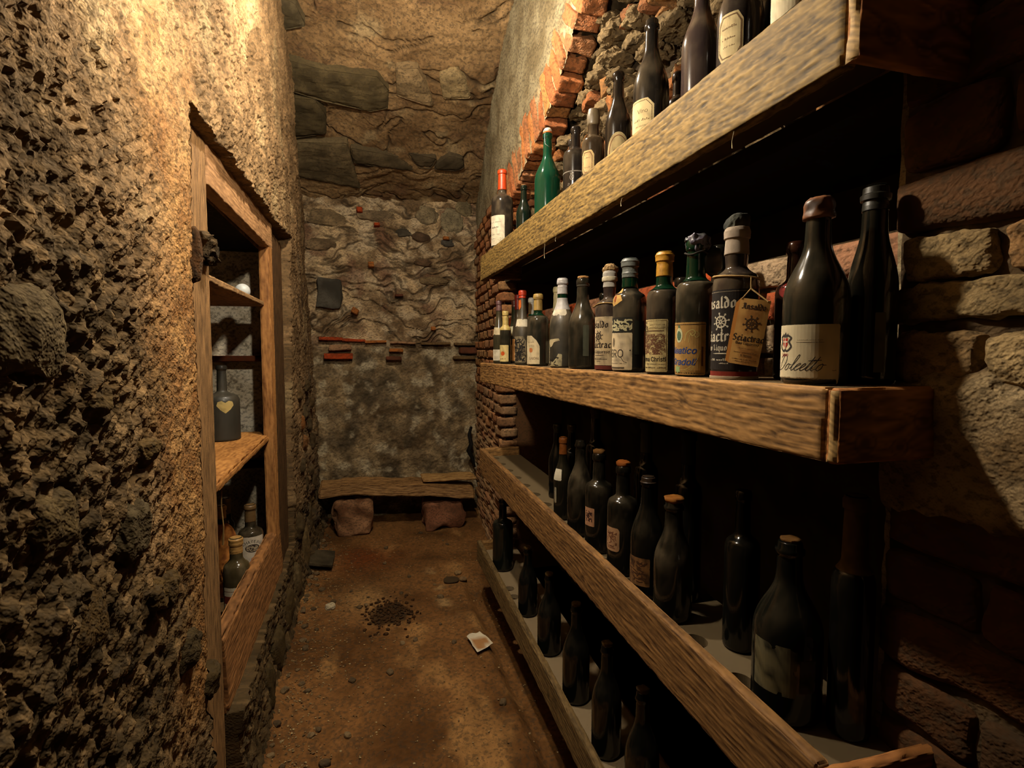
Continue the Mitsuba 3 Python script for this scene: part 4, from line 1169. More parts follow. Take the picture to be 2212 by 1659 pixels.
b.label(1.445, 1.53, 225, 62, C(206, 190, 146))
b = Bottle(.79, 2.762, zm(2.762), 1.795, .030, 'hock', 'bottle with dark red capsule, back row of the eye-level shelf', rn=.0135, tone=C(52, 44, 34), dust=.35)
b.cap(1.715, C(146, 36, 28), ridges=(1.77,))
b.label(1.445, 1.56, 225, 62, C(216, 150, 84), torn=.3)
b = Bottle(.715, 2.42, zm(2.42), 1.778, .036, 'hock', 'mottled bottle with a red-orange torn capsule and a damaged dark label, eye-level shelf', rn=.015, tone=C(56, 50, 36), dust=.55)
b.cap(1.742, C(206, 62, 30), lab='red capsule')
b.sheet(b.key, 'capsule_shred', 215, Polygon([(-.014, .30), (.004, .302), (.006, .27), (-.002, .255), (-.012, .275)]), .0016, C(214, 104, 36))
b.band(1.61, 1.645, 230, 80, IVORY, torn=.25)
L = b.label(1.445, 1.565, 215, 66, C(150, 136, 108), torn=.5, mottle=.8)
b.ink(L, [scribble(-.036, .036, .004, .115, 90, .004, 21, .02)], C(36, 32, 28))
b = Bottle(.80, 2.545, zm(2.545), 1.758, .034, 'bordeaux', 'bottle with teal-striped white capsule, half hidden on the eye-level shelf', rn=.0145, tone=C(40, 40, 30), dust=.25)
b.cap(1.655, C(224, 224, 214), lab='white capsule')
b.sheet(b.key, 'capsule_stripe', 225, sbox(-.026, .238, .026, .246), .0018, C(40, 132, 136))
b.label(1.445, 1.56, 225, 66, C(214, 196, 172))
b = Bottle(.715, 2.186, zm(2.186), 1.739, .046, 'bordeaux', 'dark bottle with gold capsule and cream label with a clipped corner, eye-level shelf', rn=.0165, tone=C(30, 32, 26), dust=.3, green=.70)
b.cap(1.668, C(186, 152, 82), ridges=(1.725,), lab='gold capsule')
L = b.label(1.443, 1.562, 197, 64, CREAM, shape=Polygon([(-1, -1), (1, -1), (1, .25), (.72, .68), (.3, 1), (-1, 1)]))
b.ink(L, [affinity.scale(Point(0.012, .058).buffer(.009, 8), 1, 1.1)], C(196, 120, 66))
b.ink(L, [fine_print(.03, .090, .004, 22, .01), fine_print(.03, .075, .003, 23, .012), roman('GNON', .011, x0=.002, y=.018)], C(116, 92, 64), 'lettering')
b = Bottle(.795, 2.165, zm(2.165), 1.768, .036, 'burgundy', 'sloping bottle with a pale yellowish capsule behind the white-capped one, eye-level shelf', rn=.0155, tone=C(112, 92, 54), dust=.5)
b.cap(1.665, C(206, 196, 150), ridges=(1.745,))
L = b.label(1.444, 1.54, 208, 64, CREAM)
b.ink(L, [fine_print(.02, .07, .006, 24, .012), fine_print(.02, .05, .003, 25, .012), roman('f', .022, cx=.014, y=.014)], INK)
b = Bottle(.715, 1.895, zm(1.895), 1.767, .046, 'burgundy', 'mottled bottle with a white capsule and tattered white label remains, eye-level shelf', rn=.0165, tone=C(44, 42, 32), dust=.6, green=.70)
b.cap(1.708, C(206, 200, 196), ridges=(1.735, 1.750), lab='white capsule')
v, f = lathe(densify(np.array([(b.r(z) + .0012, z) for z in np.linspace(.215, .258, 12)])), 36, False)
part(b.key, 'capsule', (b.put(v), f), 'm_foil', C(196, 190, 186) * (0.7 + .5 * fbm(v * 120, 3, 5))[:, None], True, 'crumpled lower capsule foil')
b.band(1.628, 1.662, 214, 62, IVORY, torn=.3)
b.sheet(b.key, 'label_scrap', 196, Polygon([(-.05, .10), (-.02, .104), (.03, .108), (.034, .10), (.01, .094), (0, .08), (-.012, .075), (-.02, .088), (-.045, .07)]), .0008, C(206, 190, 150), .4)
b.sheet(b.key, 'label_scrap', 206, Polygon([(-.04, .006), (.034, .006), (.034, .05), (.02, .052), (.012, .036), (-.002, .022), (-.03, .028)]), .0008, C(186, 174, 136), .6)
b.sheet(b.key, 'label_scrap', 196, scribble(-.03, .03, .008, .04, 26, .0025, 27, .012), .0013, INK)
b = Bottle(.715, 1.70, zm(1.70), 1.742, .047, 'burgundy', 'plain dusty bottle without label, stained cork, middle of the eye-level shelf', rn=.0185, tone=C(28, 28, 22), dust=.38)
b.cork(.008, C(190, 140, 84), r=1.1)
v, f = lathe(np.array([(.0185, b.h - .028), (.0215, b.h - .026), (.0222, b.h - .010), (.0195, b.h - .003), (.016, b.h)]), 30)
part(b.key, 'lip', (b.put(v), f), 'm_dusty', C(84, 82, 70), True)
b.sheet(b.key, 'label_scrap', 262, sbox(-.010, .045, .008, .145).buffer(.001), .0008, C(82, 84, 68), .3)
b = Bottle(.81, 1.74, zm(1.74), 1.70, .031, 'burgundy', 'thin black bottle in the shade behind the plain dusty one, eye-level shelf', rn=.0135, tone=C(20, 22, 18), dust=.15)


def ansaldo(L, b, k=1.0, white=False):
    w, H = L['w'], L['z1'] - L['z0']
    c1 = C(206, 196, 172) if white else C(44, 34, 26)
    b.ink(L, [blackletter('Ansaldo', H * .086, cx=-.012 * k, y=H * .775)], c1, 'lettering')
    b.ink(L, [wheel(H * .125, -.006 * k, H * .60)], c1, 'wheel_emblem')
    b.ink(L, [blackletter('Sciactrac', H * .088, cx=-.010 * k, y=H * .36), blackletter('Vino Liquoroso', H * .048, cx=-.008 * k, y=H * .245, nib=.22)], c1, 'lettering')
    b.ink(L, [affinity.scale(OVAL, w * .45, H * .006, origin=(0, 0)) if False else affinity.translate(affinity.scale(OVAL, w * .42, H * .007, origin=(0, 0)), -.004, H * .205), fine_print(w * 1.2, H * .115, H * .030, 31, -.006), fine_print(w * .3, H * .075, H * .018, 32, -.004)], c1, 'print')


b = Bottle(.715, 1.495, zm(1.495), 1.738, .042, 'liqueur', 'liqueur bottle with crumbling cork and pale label in black gothic letters, eye-level shelf', rn=.0165, tone=C(48, 38, 38), dust=.35)
b.cap(1.688, C(178, 172, 160), 'm_matte', name='neck_sleeve', lab='grey paper sleeve on the neck')
v, f = lathe(np.array([(b.rn * 1.3, b.h - .032), (b.rn * 1.42, b.h - .029), (b.rn * 1.42, b.h - .020), (b.rn * 1.3, b.h - .018)]), 30, False)
part(b.key, 'sleeve_rim', (b.put(v), f), 'm_matte', C(196, 184, 156), True)
v, f = rock((.040, .040, .034), 611, 4, .3)
part(b.key, 'cork', (b.put(v + [0, 0, b.h + .006]), f), 'm_matte', mottled(v, C(178, 146, 98), C(96, 72, 46), 120, 3), True, 'crumbling cork')
an = np.linspace(0, 2 * np.pi, 30)
v, f = tube_pts(np.column_stack([(b.r(.198) + .002) * np.cos(an), (b.r(.198) + .002) * np.sin(an), .198 + .003 * np.sin(an * 2)]), .0018, 6)
part(b.key, 'string', (b.put(v), f), 'm_matte', C(170, 138, 84), True)
v, f = tube_pts(np.array([(-.02, .012, .199), (-.034, .016, .197), (-.046, .020, .192)]), [.002, .0024, .0012], 6)
part(b.key, 'string', (b.put(v), f), 'm_matte', C(170, 138, 84), True)
L = b.label(1.456, 1.600, 204, 66, C(204, 182, 144), cut=.008, mottle=.5)
ansaldo(L, b, .9)
v, f = lathe(np.array([(b.R + .0008, .004), (b.R + .0008, .016)]), 40, False)
part(b.key, 'foot_band', (b.put(v), f), 'm_matte', C(96, 40, 28), True)

b = Bottle(.715, 1.367, zm(1.367), 1.753, .046, 'bordeaux', 'bottle with grey ribbed capsule and small heart-shaped shoulder label, eye-level shelf', rn=.0195, tone=C(32, 32, 28), dust=.36, green=.735)
b.cap(1.700, C(106, 110, 104), ridges=(1.712, 1.728, 1.745), lab='grey ribbed capsule')
L = b.label(1.447, 1.548, 190, 63, C(216, 196, 160), mottle=.5)
b.ink(L, [roman('NERO', .0215, x1=.027, y=.034, sx=.95), LineString([(.018, .036), (.028, .022), (.036, .020)]).buffer(.0008), affinity.scale(Point(.045, .053).buffer(.002), 1, 1)], C(60, 50, 40), 'lettering')
b.ink(L, [fine_print(.08, .026, .0012, 35), fine_print(.07, .016, .003, 36), sbox(-.05, .003, .03, .0075)], C(96, 84, 66))
b.ink(L, [affinity.scale(Point(-.008, .075).buffer(.008, 8), .6, 1.6)], C(110, 96, 72), 'vignette')
L = b.label(1.549, 1.590, 190, 63, C(40, 38, 30), cut=.001, name='vintage_band')
b.ink(L, [scribble(-.05, .05, .004, .036, 46, .004, 37, .014)], C(186, 176, 136))
ht = Polygon([(0, -1), (.55, -.45), (1, .25), (.85, .8), (.45, .95), (0, .6), (-.45, .95), (-.85, .8), (-1, .25), (-.55, -.45)]).buffer(.06)
L = b.label(1.620, 1.668, 190, 27, C(206, 164, 94), shape=affinity.rotate(ht, 72, origin=(0, 0)), name='shoulder_label')
b.ink(L, [affinity.scale(Point(-.004, .024).buffer(.008, 8), .5, 1.5)], C(150, 66, 30))
b.sheet(b.key, 'label_scrap', 275, sbox(-.012, .05, .02, .14).buffer(.001), .0008, C(40, 42, 32), .3)

b = Bottle(.715, 1.188, zm(1.188), 1.740, .042, 'bordeaux', 'bottle with tall yellow capsule and label showing an engraved scene, eye-level shelf', rn=.0175, tone=C(34, 30, 28), dust=.3, green=.69)
b.cap(1.680, C(206, 148, 44), ridges=(1.715, 1.732), lab='yellow capsule', mott=.4)
L = b.label(1.448, 1.575, 191, 62, C(206, 186, 132), mottle=.5)
H = L['z1'] - L['z0']
b.ink(L, [sbox(-L['w'] + .002, H - .004, L['w'] - .002, H - .003), sbox(L['w'] - .0035, .004, L['w'] - .0025, H - .003), sbox(-.04, .098, .036, .1005), sbox(-.04, .104, .036, .105)], C(86, 62, 36))
b.ink(L, [scribble(-.03, .040, .042, .092, 230, .0011, 41, .010)], C(104, 66, 44), 'engraving')
b.ink(L, [scribble(-.028, -.006, .088, .122, 40, .0012, 42, .008), fine_print(.04, .113, .0022, 43, .018), fine_print(.04, .107, .0022, 44, .018)], C(90, 72, 44))
b.ink(L, [roman('Lacryma Christi', .0105, x1=L['w'] - .004, y=.0255, bold=True, sx=.86)], INK, 'lettering')
b.ink(L, [fine_print(.07, .018, .0026, 45, .005), fine_print(.075, .009, .0034, 46, .002)], C(60, 48, 34))
b = Bottle(.805, 1.25, zm(1.25), 1.69, .034, 'bordeaux', 'dark bottle with pinkish paper neck band, behind the yellow-capped bottle', rn=.0165, tone=C(26, 24, 20), dust=.15)
L = b.band(1.625, 1.665, 228, 85, C(150, 104, 80))
b.ink(L, [fine_print(.025, .022, .004, 47), fine_print(.025, .012, .004, 48)], INK)

b = Bottle(.715, 1.056, zm(1.056), 1.742, .042, 'bordeaux', 'green-necked bottle with crumpled dark wrap and ochre label in blue slanted letters', rn=.0185, tone=C(30, 32, 26), dust=.36, green=.70, lean=((.5, -.5, 0), 1.2))
v, f = rock((.052, .052, .044), 621, 4, .25)
v = v + (np.stack([noise(v * 110 + 7 * i, i) for i in range(3)], -1) - .5) * .008
part(b.key, 'top_wrap', (b.put(v + [.002, 0, b.h - .006]), f), 'm_foil', mottled(v, C(112, 106, 122), C(34, 34, 32), 60, 4), True, 'crumpled dark plastic wrap on the mouth')
v, f = tube_pts(np.column_stack([.0235 * np.cos(an), .0235 * np.sin(an), b.h - .030 + .003 * np.sin(an * 3)]), .0022, 6)
part(b.key, 'wire', (b.put(v), f), 'm_matte', C(52, 48, 40), True)
v, f = rock((.05, .02, .06), 622, 3, .3)
part(b.key, 'wrap_tail', (b.put(v + [.034, -.010, b.h - .045]), f), 'm_foil', C(34, 40, 28), True)
L = b.label(1.447, 1.562, 202, 66, C(190, 148, 84), mottle=.3)
H = L['z1'] - L['z0']
b.ink(L, [sbox(-L['w'] + .001, H - .0055, L['w'] - .001, H - .0042)], C(60, 44, 26))
b.ink(L, [affinity.scale(Point(-.012, .087).buffer(.013, 10), .75, 1.25)], C(206, 206, 160), 'crest')
b.ink(L, [affinity.scale(Point(-.012, .086).buffer(.008, 10), .75, 1.3), Point(-.012, .106).buffer(.003)], C(86, 112, 84), 'crest', .0014)
b.ink(L, [roman('Aleatico', .0135, x0=-.043, y=.047, bold=True, slant=.28), roman('di Gradoli', .0135, x0=-.056, y=.022, bold=True, slant=.28)], C(46, 74, 140), 'lettering')
sw = spline([(.004, .076), (.008, .092), (.020, .099), (.026, .092), (.020, .086), (.015, .092)], 8)
sw2 = spline([(-.012, .010), (.004, .012), (.018, .020), (.030, .034), (.036, .055)], 8)
b.ink(L, [LineString(sw).buffer(.0009), LineString(sw + [.008, -.004]).buffer(.0006), LineString(sw2).buffer(.0006)] + [Point(.002 + .004 * i, .006 + .004 * (i % 2) + .0015 * i).buffer(.0022).difference(Point(.002 + .004 * i, .006 + .004 * (i % 2) + .0015 * i).buffer(.0015)) for i in range(6)], C(206, 186, 112), 'vine')
b.ink(L, [affinity.translate(affinity.scale(Polygon([(0, -1), (.4, -.5), (1, -.6), (.8, 0), (1, .7), (.3, .5), (0, 1), (-.3, .5), (-1, .7), (-.8, 0), (-1, -.6), (-.4, -.5)]), .009, .010, origin=(0, 0)), -.016, .012)], C(150, 176, 120), 'vine_leaf')
b.ink(L, [sbox(.039, .020, .043, .062)], C(96, 62, 34))

b = Bottle(.808, 1.10, zm(1.10), 1.745, .031, 'bordeaux', 'black bottle in the back row between blue-lettered and tagged bottles', rn=.017, tone=C(20, 22, 18), dust=.12)

b = Bottle(.715, .922, zm(.922), 1.742, .0435, 'liqueur', 'black-labelled bottle with white gothic letters, ship wheel and tan hanging tag', rn=.0195, tone=C(44, 36, 36), dust=.42)
b.cap(1.688, C(182, 164, 144), 'm_matte', name='neck_sleeve', lab='grey paper sleeve on the neck')
v, f = rock((.046, .040, .040), 631, 4, .22)
v[:, 0] += .25 * np.clip(v[:, 2], 0, 1)
part(b.key, 'top_wrap', (b.put(v + [0, 0, b.h + .008]), f), 'm_matte', mottled(v, C(92, 92, 80), C(44, 46, 40), 60, 4), True, 'grey cloth tied over the mouth')
v, f = tube_pts(np.column_stack([.0225 * np.cos(an), .0225 * np.sin(an), b.h - .010 + .003 * np.sin(an * 2)]), .0022, 6)
part(b.key, 'string', (b.put(v), f), 'm_matte', C(120, 104, 74), True)
v, f = tube_pts(np.column_stack([(b.r(.200) + .0022) * np.cos(an), (b.r(.200) + .0022) * np.sin(an), .200 - .004 * np.cos(an - 5.4)]), .0020, 6)
part(b.key, 'string', (b.put(v), f), 'm_matte', C(190, 156, 100), True, 'tan string around the neck')
L = b.label(1.462, 1.618, 212, 84, C(40, 33, 29), mottle=.3)
ansaldo(L, b, 2.0, True)
b.ink(L, [sbox(-.058, .1515, .058, .1525)], C(150, 138, 116), 'print')
v, f = lathe(np.array([(b.R + .0009, .007), (b.R + .0009, .016)]), 40, False)
part(b.key, 'foot_band', (b.put(v), f), 'm_matte', C(130, 44, 28), True)
v, f = lathe(np.array([(b.R + .0012, .0005), (b.R + .0022, .001), (b.R + .0022, .0065), (b.R + .0012, .007)]), 40, False)
part(b.key, 'foot_band', (b.put(v), f), 'm_matte', C(170, 150, 120), True)
# the hanging tag: a slim card in front of the bottle, facing the aisle
ta = math.radians(226)
tn = np.array([math.cos(ta), math.sin(ta), 0])
tr_ = np.array([-tn[1], tn[0], 0])
tilt = np.array([.16 * tr_[0], .16 * tr_[1], 1.0])
tilt /= np.linalg.norm(tilt)
trr = np.cross(tilt, tn)
tc = np.array([.715, .922, 0]) + (b.R + .010) * np.array([math.cos(math.radians(262)), math.sin(math.radians(262)), 0]) + tn * .010
tc = tc + [0, 0, 1.534]


def tagput(v, off=0.0):
    bow = .0035 * np.cos(v[:, 0] / .027 * 1.4)
    return tc + v[:, :1] * trr + v[:, 1:2] * tilt + (off + bow)[:, None] * tn if np.ndim(off) else tc + v[:, :1] * trr + v[:, 1:2] * tilt + (off + bow)[:, None] * tn


card = sbox(-.0265, -.062, .0265, .062).buffer(-.001).buffer(.001)
v, f = flat(card, .006, 1.5)
n_ = len(v)
tag = part(b.key, 'hang_tag', (np.vstack([tagput(v), tagput(v, -.0012)]), np.vstack([f, f[:, ::-1] + n_])), 'm_matte', np.tile(lerp(C(206, 158, 88), C(168, 116, 58), sst(.45, .7, fbm(v * 50, 3, 9))), (2, 1)), True, 'tan card tag with a ship wheel')
v, f = flat(Polygon([(-.0265, -.062), (-.0265, .062), (-.034, .052), (-.0335, -.058)]), .006)
part(b.key, 'hang_tag', (tagput(np.column_stack([v[:, 0], v[:, 1], v[:, 0] * 0])) - tn * .004, f), 'm_matte', C(196, 128, 56), True, 'folded edge of the tag')


def tagink(polys, name, col):
    v, f = flat(unary_union(polys), .006)
    part(tag, name, (tagput(v, .0005), f), 'm_matte', col, True)


tagink([blackletter('Ansaldo', .0068, cx=0, y=.043)], 'lettering', C(58, 40, 24))
tagink([wheel(.0165, .001, .016)], 'wheel_emblem', C(74, 52, 30))
tagink([blackletter('Sciactrac', .0078, cx=0, y=-.017), blackletter('Vino Liquoroso', .0036, cx=0, y=-.024, nib=.2)], 'lettering', C(52, 36, 22))
tagink([fine_print(.030, -.0315, .0014, 51), fine_print(.040, -.040, .0024, 52), roman('5 TERRE', .0036, cx=.002, y=-.0465, bold=True), fine_print(.042, -.053, .0020, 53), fine_print(.038, -.057, .0020, 54)], 'print', C(84, 58, 34))
s0 = np.array([.715, .922, b.b + .196]) + (b.r(.196) + .003) * np.array([math.cos(math.radians(268)), math.sin(math.radians(268)), 0])
kn = s0 + np.array([-.004, -.006, -.022])
for e in (-.024, .022):
    v, f = tube_pts(np.array([s0, kn, tagput(np.array([[e, .060, 0]]), .001)[0]]), [.0016, .0018, .0014], 6)
    part(b.key, 'string', (v, f), 'm_matte', C(190, 156, 100), True)

b = Bottle(.812, .872, zm(.872), 1.71, .036, 'bordeaux', 'dark bottle', rn=.015, tone=C(52, 22, 14), dust=.12)
labels[b.key]['label'] = 'dark bottle with red shoulder label, back row behind the tan tag'
b.band(1.595, 1.635, 235, 60, C(140, 40, 28), shape=affinity.rotate(OVAL, 20), name='shoulder_label')
b = Bottle(.715, .723, zm(.723), 1.735, .049, 'champagne', 'large dark bottle', rn=.0175, tone=C(22, 26, 22), dust=.2)
labels[b.key]['label'] = 'large dark bottle with worn brown cap and cream script-lettered label, eye-level shelf'
pr = np.array([(.0175, b.h - .024), (.0225, b.h - .022), (.0228, b.h - .004), (.021, b.h + .006), (.014, b.h + .012), (.004, b.h + .013)])
v, f = lathe(densify(pr, .003), 30)
v = v + (np.stack([noise(v * 110 + 5 * i, i) for i in range(3)], -1) - .5) * .004
part(b.key, 'cap', (b.put(v), f), 'm_foil', mottled(v, C(150, 98, 62), C(66, 42, 28), 60, 5), True, 'worn brown crown cap')
L = b.label(1.446, 1.541, 201, 68, C(226, 210, 172), mottle=.18)
H = L['z1'] - L['z0']
b.ink(L, [script('Dolcetto', .0115, -.0475, .022, pen=.085, sx=1.12)], C(48, 44, 42), 'lettering')
sh_ = Polygon([(-.006, .008), (.006, .008), (.006, -.003), (0, -.010), (-.006, -.003)])
sx_, sy_ = -.028, .066
b.ink(L, [affinity.translate(sh_, sx_, sy_)], C(170, 50, 36), 'crest')
b.ink(L, [affinity.translate(unary_union([sbox(-.001, -.009, .001, .008), sbox(-.006, .001, .006, .003)]), sx_, sy_)], IVORY, 'crest', .0014)
fl = [LineString(spline([(sx_ + e * .007, sy_ + .012), (sx_ + e * .013, sy_ + .008), (sx_ + e * .009, sy_ + .002), (sx_ + e * .013, sy_ - .006), (sx_ + e * .005, sy_ - .013), (sx_, sy_ - .011)])).buffer(.0016) for e in (-1, 1)]
b.ink(L, fl + [Polygon([(sx_ - .005, sy_ + .009), (sx_ + .005, sy_ + .009), (sx_ + .007, sy_ + .016), (sx_ + .003, sy_ + .013), (sx_, sy_ + .018), (sx_ - .003, sy_ + .013), (sx_ - .007, sy_ + .016)])], C(60, 54, 48), 'crest')
b.ink(L, [roman('VINO', .0042, cx=sx_, y=.0445, bold=True)], C(150, 42, 34), 'lettering')
b.ink(L, [sbox(-.006, .0665, .034, .0672), fine_print(.035, .070, .0012, 55, .014), fine_print(.025, .010, .0014, 56, -.028), fine_print(.030, .010, .0014, 57, .012), sbox(-.03, .005, .02, .0055), fine_print(.006, .022, .002, 58, .050)], C(110, 96, 76))
b = Bottle(.805, .701, zm(.701), 1.765, .0365, 'champagne', 'black shadowed bottle with narrow olive label, nearest on the eye-level shelf', rn=.0165, tone=C(18, 20, 16), dust=.12)
b.cap(1.725, C(42, 40, 30), mott=.3)
b.label(1.465, 1.560, 242, 12, C(104, 98, 58), cut=.001)

# ==== third shelf: unlabelled and grimy bottles in the shade
zr = lambda yy: z_third(yy) - .0490
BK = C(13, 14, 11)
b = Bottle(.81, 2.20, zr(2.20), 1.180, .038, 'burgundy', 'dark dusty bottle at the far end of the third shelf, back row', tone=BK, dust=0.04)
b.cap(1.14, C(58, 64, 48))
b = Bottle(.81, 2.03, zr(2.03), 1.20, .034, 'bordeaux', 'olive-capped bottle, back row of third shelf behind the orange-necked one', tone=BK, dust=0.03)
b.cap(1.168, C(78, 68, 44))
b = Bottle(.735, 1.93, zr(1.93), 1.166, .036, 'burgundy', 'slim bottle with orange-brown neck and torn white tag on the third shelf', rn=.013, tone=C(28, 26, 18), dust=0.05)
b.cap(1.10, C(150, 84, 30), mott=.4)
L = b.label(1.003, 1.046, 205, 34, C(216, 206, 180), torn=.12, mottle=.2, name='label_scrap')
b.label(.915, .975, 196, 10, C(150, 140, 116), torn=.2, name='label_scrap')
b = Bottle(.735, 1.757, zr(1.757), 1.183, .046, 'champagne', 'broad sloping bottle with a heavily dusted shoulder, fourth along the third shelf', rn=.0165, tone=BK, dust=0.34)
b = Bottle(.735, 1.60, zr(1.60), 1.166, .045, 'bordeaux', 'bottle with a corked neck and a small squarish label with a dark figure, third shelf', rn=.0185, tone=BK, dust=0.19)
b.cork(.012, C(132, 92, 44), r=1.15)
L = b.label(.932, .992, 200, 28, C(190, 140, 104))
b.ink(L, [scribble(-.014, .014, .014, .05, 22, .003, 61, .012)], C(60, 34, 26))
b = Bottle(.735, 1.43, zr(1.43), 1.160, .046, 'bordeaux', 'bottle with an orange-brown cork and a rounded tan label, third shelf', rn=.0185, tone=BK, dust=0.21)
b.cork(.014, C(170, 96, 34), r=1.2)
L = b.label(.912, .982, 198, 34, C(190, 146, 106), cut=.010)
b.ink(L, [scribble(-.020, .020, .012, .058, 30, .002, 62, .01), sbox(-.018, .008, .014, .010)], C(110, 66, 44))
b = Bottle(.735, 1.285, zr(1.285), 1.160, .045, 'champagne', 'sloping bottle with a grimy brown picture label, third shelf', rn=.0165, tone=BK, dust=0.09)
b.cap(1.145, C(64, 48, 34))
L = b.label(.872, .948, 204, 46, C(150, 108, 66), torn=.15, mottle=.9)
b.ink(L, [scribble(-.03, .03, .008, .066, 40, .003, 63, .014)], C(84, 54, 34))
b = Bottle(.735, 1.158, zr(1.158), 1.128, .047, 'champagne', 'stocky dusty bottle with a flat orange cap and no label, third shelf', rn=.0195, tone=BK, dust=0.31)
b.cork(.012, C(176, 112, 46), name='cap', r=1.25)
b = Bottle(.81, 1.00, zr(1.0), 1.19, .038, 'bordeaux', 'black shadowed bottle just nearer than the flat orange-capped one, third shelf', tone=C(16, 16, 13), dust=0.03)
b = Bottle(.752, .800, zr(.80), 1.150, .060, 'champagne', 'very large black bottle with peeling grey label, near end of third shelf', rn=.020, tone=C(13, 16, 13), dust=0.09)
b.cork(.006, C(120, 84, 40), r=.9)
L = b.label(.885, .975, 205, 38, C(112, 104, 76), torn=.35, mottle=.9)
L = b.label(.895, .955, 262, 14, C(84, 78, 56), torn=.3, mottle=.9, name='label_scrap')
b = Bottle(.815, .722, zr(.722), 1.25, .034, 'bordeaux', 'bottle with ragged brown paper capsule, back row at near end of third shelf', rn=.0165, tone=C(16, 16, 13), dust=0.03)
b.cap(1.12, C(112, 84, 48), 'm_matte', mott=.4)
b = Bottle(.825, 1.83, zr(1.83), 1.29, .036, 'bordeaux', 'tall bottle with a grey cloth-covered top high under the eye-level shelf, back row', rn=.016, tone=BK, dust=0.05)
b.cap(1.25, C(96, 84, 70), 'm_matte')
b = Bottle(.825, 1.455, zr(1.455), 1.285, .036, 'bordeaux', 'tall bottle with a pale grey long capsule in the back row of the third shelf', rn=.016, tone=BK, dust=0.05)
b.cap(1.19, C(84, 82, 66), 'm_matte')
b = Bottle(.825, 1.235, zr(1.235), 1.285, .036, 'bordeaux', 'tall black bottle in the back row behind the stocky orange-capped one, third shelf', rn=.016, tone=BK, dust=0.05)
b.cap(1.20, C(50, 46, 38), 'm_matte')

# ==== lowest shelf: black bottles
zl = lambda yy: z_low(yy) - .0560
b = Bottle(.742, 2.90, zl(2.90), .66, .058, 'bordeaux', 'very large black bottle at the far end of the lowest shelf', rn=.02, tone=C(20, 24, 20), dust=0.05)
for yy, tp, R, t in ((2.40, .556, .046, 'black corked bottle, second along the lowest shelf from its far end'), (2.09, .556, .050, 'black corked bottle, third along the lowest shelf'), (1.79, .566, .050, 'black bottle, fourth along the lowest shelf'),
                     (1.53, .556, .048, 'black bottle hidden in the shade, fifth along the lowest shelf'), (1.30, .548, .048, 'black bottle with a light cap, near the picture edge of the lowest shelf')):
    b = Bottle(.737, yy, zl(yy), tp, R, 'champagne', t, rn=.017, tone=C(12, 15, 13), dust=0.06)
    b.cork(.010, C(126, 100, 56) if yy != 1.30 else C(110, 88, 60), r=1.1)

# ==== in the wall cupboard
b = Bottle(-.665, 2.86, 1.066, 1.43, .076, 'jug', 'big dark jug with a cream heart-shaped label on the middle cupboard shelf', rn=.020, name='jug', cat='jug', tone=C(56, 54, 46), dust=.12, mat='m_dusty')
L = b.label(1.205, 1.262, 292, 27, C(214, 188, 120), shape=affinity.translate(ht, 0, 0))
b = Bottle(-.560, 2.87, .336, .738, .058, 'bordeaux', 'dark wine bottle with a white picture label and a capsule, bottom of the wall cupboard', rn=.0225, tone=C(30, 28, 20), dust=.3)
b.cap(.655, C(120, 92, 56), ridges=(.70, .722))
L = b.label(.375, .590, 285, 62, C(226, 212, 190), mottle=.25)
H = L['z1'] - L['z0']
arc_ = [affinity.translate(affinity.rotate(roman(ch, .014, cx=0, y=0), -(i - 3) * 9, origin=(0, 0)), (i - 3) * .0125, H * .86 - .0012 * (i - 3) ** 2) for i, ch in enumerate('CHATEAU')]
b.ink(L, arc_, INK, 'lettering')
ov = affinity.translate(affinity.scale(OVAL, .033, .020, origin=(0, 0)), .002, H * .74)
b.ink(L, [ov], C(62, 52, 44), 'medallion')
b.ink(L, [scribble(-.025, .028, H * .67, H * .81, 26, .003, 71, .014).intersection(ov)], C(190, 170, 140), 'medallion', .0014)
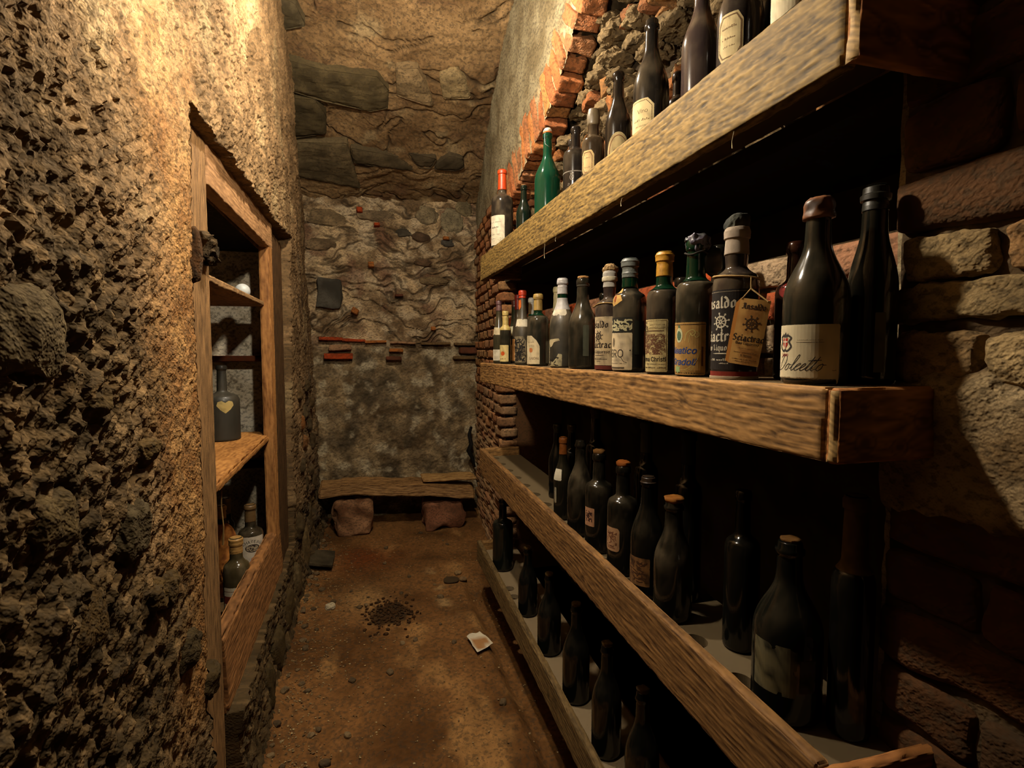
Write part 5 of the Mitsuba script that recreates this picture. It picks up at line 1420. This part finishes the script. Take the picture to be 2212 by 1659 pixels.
hs = [sbox(-.012, .04, .026, .045), sbox(-.010, .045, -.006, .085), sbox(.018, .045, .022, .085), Polygon([(-.016, .085), (.028, .085), (.018, .098), (-.008, .098)]), Polygon([(-.006, .098), (.016, .098), (.012, .112), (-.002, .112)]), sbox(-.010, .064, .022, .068), LineString([(.006, .045), (.002, .075), (.010, .085)]).buffer(.002)]
b.ink(L, hs, C(206, 98, 46), 'pavilion')
b.ink(L, [scribble(-.045, .045, .018, .05, 16, .0012, 72, .016)], C(150, 96, 70))
b = Bottle(-.545, 2.49, .336, .700, .054, 'jar', 'jar bottle with screw cap and red-banded white label, front of cupboard bottom', rn=.023, name='jar_bottle', tone=C(70, 60, 36), dust=.4)
b.cap(.635, C(196, 150, 86), ridges=(.645, .660, .675, .69), name='screw_cap', lab='ribbed tan screw cap')
L = b.label(.375, .50, 284, 66, C(222, 206, 178))
b.ink(L, [sbox(-.07, .055, .07, .088)], C(128, 54, 32), 'band')
b.ink(L, [sbox(-.07, .107, .07, .110), fine_print(.06, .035, .010, 74), fine_print(.05, .018, .006, 75)], C(140, 110, 84))
b = Bottle(-.655, 2.73, .336, .78, .040, 'bordeaux', 'straw-covered flask standing behind the picture-label bottle in the cupboard', rn=.018, name='straw_flask', cat='flask', tone=C(40, 34, 22), dust=.3)
pr = densify(np.array([(.042, .02), (.062, .10), (.070, .20), (.066, .27), (.048, .325), (.024, .355), (.0215, .36)]), .006)
v, f = lathe(pr, 60, False)
a_ = np.arctan2(v[:, 1], v[:, 0])
v[:, :2] *= (1 + .05 * np.sin(a_ * 26 + v[:, 2] * 120) * (.5 + noise(v * 80, 3)))[:, None]
part(b.key, 'straw_cover', (b.put(v), f), 'm_matte', mottled(v, C(214, 140, 66), C(140, 80, 34), 50, 6), True, 'woven straw cover')
b.cap(.72, C(206, 160, 90))
b = Bottle(-.640, 2.24, .336, .735, .038, 'bordeaux', 'bottle with a tan cap half hidden by the cupboard post', rn=.018, tone=C(36, 32, 22), dust=.3)
b.cap(.66, C(180, 140, 86))
b = Bottle(-.70, 3.02, .336, .742, .036, 'bordeaux', 'dark bottle with a pale cap at the very back of the cupboard bottom', rn=.018, tone=C(30, 26, 18), dust=.3)
b.cap(.66, C(176, 146, 96))
